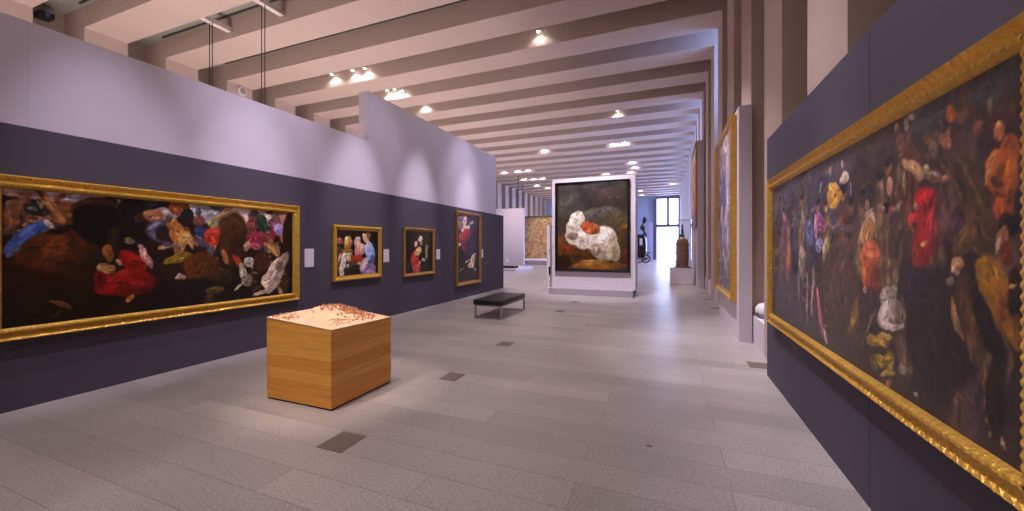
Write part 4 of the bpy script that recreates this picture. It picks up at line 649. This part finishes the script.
SP = [  # gap index, x, z, label
 (4,-11.92,8.17,'ceiling spotlight, left one of three in a row above the lower white wall',1),
 (4,-10.89,8.14,'ceiling spotlight, middle one of three in a row above the lower white wall',1),
 (4,-10.32,8.13,'ceiling spotlight, right one of three in a row above the lower white wall',1),
 (5,-10.87,8.1,'ceiling spotlight, leftmost of the cluster just above the tall wall corner',1),
 (5,-10.50,8.1,'ceiling spotlight, second of the cluster just above the tall wall corner',1),
 (5,-10.12,7.98,'ceiling spotlight, rightmost of the cluster just above the tall wall corner',1),
 (6,-10.40,8.12,'ceiling spotlight alone on the next beam past the tall wall corner',1),
 (11,-12.0,8.3,'ceiling spotlight at the far top edge of the tall white wall',1),
 (4,-3.65,8.12,'dark topped ceiling spotlight overhead in mid ceiling, nearest the camera',1),
 (8,-2.21,7.98,'ceiling spotlight above the right half of the freestanding wall, nearest of that line',1),
 (11,-7.6,8.15,'ceiling spotlight alone, up and left of the freestanding wall',1),
 (11,-3.11,8.15,'ceiling spotlight, left of the close pair right above the freestanding wall',1),
 (11,-2.45,8.15,'ceiling spotlight, right of the close pair right above the freestanding wall',1),
 (14,-2.51,8.15,'ceiling spotlight, top one of the three stacked above the freestanding wall',1),
 (15,-2.44,8.1,'ceiling spotlight, middle one of the three stacked above the freestanding wall',1),
 (16,-2.9,8.1,'ceiling spotlight, lowest one of the three stacked above the freestanding wall',1),
 (16,-4.98,8.1,'faint ceiling spotlight just over the middle of the freestanding wall top',1),
 (14,-12.93,8.1,'ceiling spotlight, leftmost in the far cluster over the white partition',1),
 (14,-11.66,8.1,'ceiling spotlight, brightest top one in the far cluster over the white partition',1),
 (14,-10.77,8.1,'ceiling spotlight, top right one in the far cluster over the white partition',1),
 (16,-12.5,8.05,'ceiling spotlight, lower left one in the far cluster over the white partition',1),
 (16,-11.6,8.05,'ceiling spotlight, lower middle one in the far cluster over the white partition',1),
 (16,-10.7,8.05,'ceiling spotlight, lower right one in the far cluster over the white partition',1),
 (18,-12.5,8.05,'ceiling spotlight, small one below the far cluster over the white partition',1),
 (19,-11.9,8.0,'ceiling spotlight at the left top corner of the freestanding wall',1),
 (20,.45,8.1,'ceiling spotlight nearest the right columns in the blue lit far ceiling',1),
 (22,-2.9,8.0,'ceiling spotlight in the blue lit far ceiling, upper of the last two',1),
 (25,-2.9,8.0,'ceiling spotlight in the blue lit far ceiling, last one before the window',1),
]
proto = None
for (k, xx, zz, lab, pw) in SP:
    if k > 24: k = 24
    yy = near(k)-.17; zz = min(zz, 8.2)
    if proto is None:
        t = thing('track_spotlight', lab, 'spotlight', (xx, yy, zz), 'ceiling spotlights'); proto = t
        MB().lathe(xx, yy, [(.045, zz), (.05, zz+.01), (.05, zz+.12), (.03, zz+.14)], 14).build('lamp_body', M['lampbody'], t, True)
        MB().lathe(xx, yy, [(.042, zz-.012), (.044, zz-.001)], 14).build('lens', M['lens'], t)
        MB().tube([(xx, yy, zz+.14), (xx, yy, zz+.18)], .01, 6).build('stem', M['lampbody'], t)
    else:
        t = proto.copy(); col.objects.link(t); t.location = (xx, yy, zz); t['label'] = lab
        for c in proto.children:
            d = c.copy(); col.objects.link(d); d.parent = t
    e = 7 if k == 4 and xx > -5 else 9+.7*k
    light('SPOT', 'spot_beam', (xx, yy+.03, zz-.03), e, (1, .93, .95), (xx, yy+.12, 0), 150, .5, .03)

# ------------------------------------------------------------------ light
WARM = (1, .86, .80); LAV = (.90, .84, 1.0)
for k in range(-3, 24):
    for xx in (-12.6, -8.6, -4.4, -1.0):
        light('SPOT', 'gap_fill', (xx, near(k)-.48, 8.2), 108 if k >= 0 else 75, (1, .895, .885), (xx, near(k)-.48, 0), 92, .9, .1)  # general fill added in every gap; these spots have no fixtures
# spots on the pictures of the left wall
for (yy, e, tz) in ((2.4, 620, 1.9), (4.1, 620, 1.9), (6.25, 850, 2.15), (8.4, 900, 2.2), (11.0, 700, 2.3)):
    light('SPOT', 'picture_and_fill_spot', (-3.4, yy, 7.66), e, LAV, (W, yy, tz), 22, 1., .04)
for (yy, e) in ((4.3, 480), (6.8, 180), (10.8, 380)): light('SPOT', 'picture_and_fill_spot', (-3.0, yy, 7.66), e, (.84, .78, 1), (W, yy, 3.1), 36, 1., .05)
for (yy, e) in ((2.6, 520), (4.6, 520)):
    light('SPOT', 'picture_and_fill_spot', (-1.4, yy, 7.66), e, (.95, .88, 1), (X, yy, 1.9), 34, .9, .04)
light('SPOT', 'picture_and_fill_spot', (-.9, 8.4, 7.66), 700, LAV, (1.0, 8.4, 2.3), 36, .9, .04)
light('SPOT', 'picture_and_fill_spot', (-2.35, 9.3, 7.66), 1500, (.98, .9, 1), (-2.35, 13.0, 2.2), 46, .8, .03)
light('SPOT', 'picture_and_fill_spot', (-3.4, 2.3, 7.66), 420, (1, .88, .80), (-3.45, 3.3, .8), 20, .8, .04)
light('SPOT', 'picture_and_fill_spot', (-.6, 16.3, 7.66), 500, (1, .93, .9), (.56, 18.2, 1.3), 24, .9, .04)  # extra spot added only to brighten the reliquary
light('SPOT', 'picture_and_fill_spot', (-4.6, -1.2, 7.66), 620, (1, .86, .72), (-3.4, 3.1, .4), 15, .9, .04)
light('SPOT', 'picture_and_fill_spot', (-.9, 6.3, 7.66), 700, (1, .93, 1), (.9, 6.6, 0), 36, .9, .05)
light('SPOT', 'picture_and_fill_spot', (-11.5, 28.5, 7.66), 300, WARM, (-12.5, 31.7, 2.5), 50, .9, .05)
light('SPOT', 'picture_and_fill_spot', (-11.3, 34.0, 7.66), 520, WARM, (-11.3, 37.5, 2.5), 50, .9, .05)

for yy in (-2, 4, 10, 17, 25, 44):     # unseen area fills added behind the left partition to brighten the beam soffits
    for (xx, e) in ((-11.0, 170),):
        d = bpy.data.lights.new('soffit_fill', 'AREA'); d.shape = 'RECTANGLE'; d.size = 4; d.size_y = 3.5; d.energy = e; d.color = (1, .87, .83)
        o = bpy.data.objects.new('soffit_fill', d); col.objects.link(o); o.location = (xx, yy, .6); o.rotation_euler = (R(180), 0, 0)
w = bpy.data.worlds.new('World'); scene.world = w; w.use_nodes = True
bg = w.node_tree.nodes['Background']; bg.inputs[0].default_value = (.84, .76, .82, 1); bg.inputs[1].default_value = .35

cam = bpy.data.cameras.new('Camera'); cam.lens = 36*391/1024; cam.sensor_width = 36; cam.shift_y = -9/1024; cam.clip_end = 200
co = bpy.data.objects.new('Camera', cam); col.objects.link(co); co.location = (0, 0, 1.6)
co.rotation_euler = (R(90), 0, math.atan(156/391)); scene.camera = co
scene.view_settings.view_transform = 'Standard'; scene.view_settings.look = 'None'
scene.view_settings.exposure = .66; scene.view_settings.gamma = 1; scene.view_settings.use_curve_mapping = False
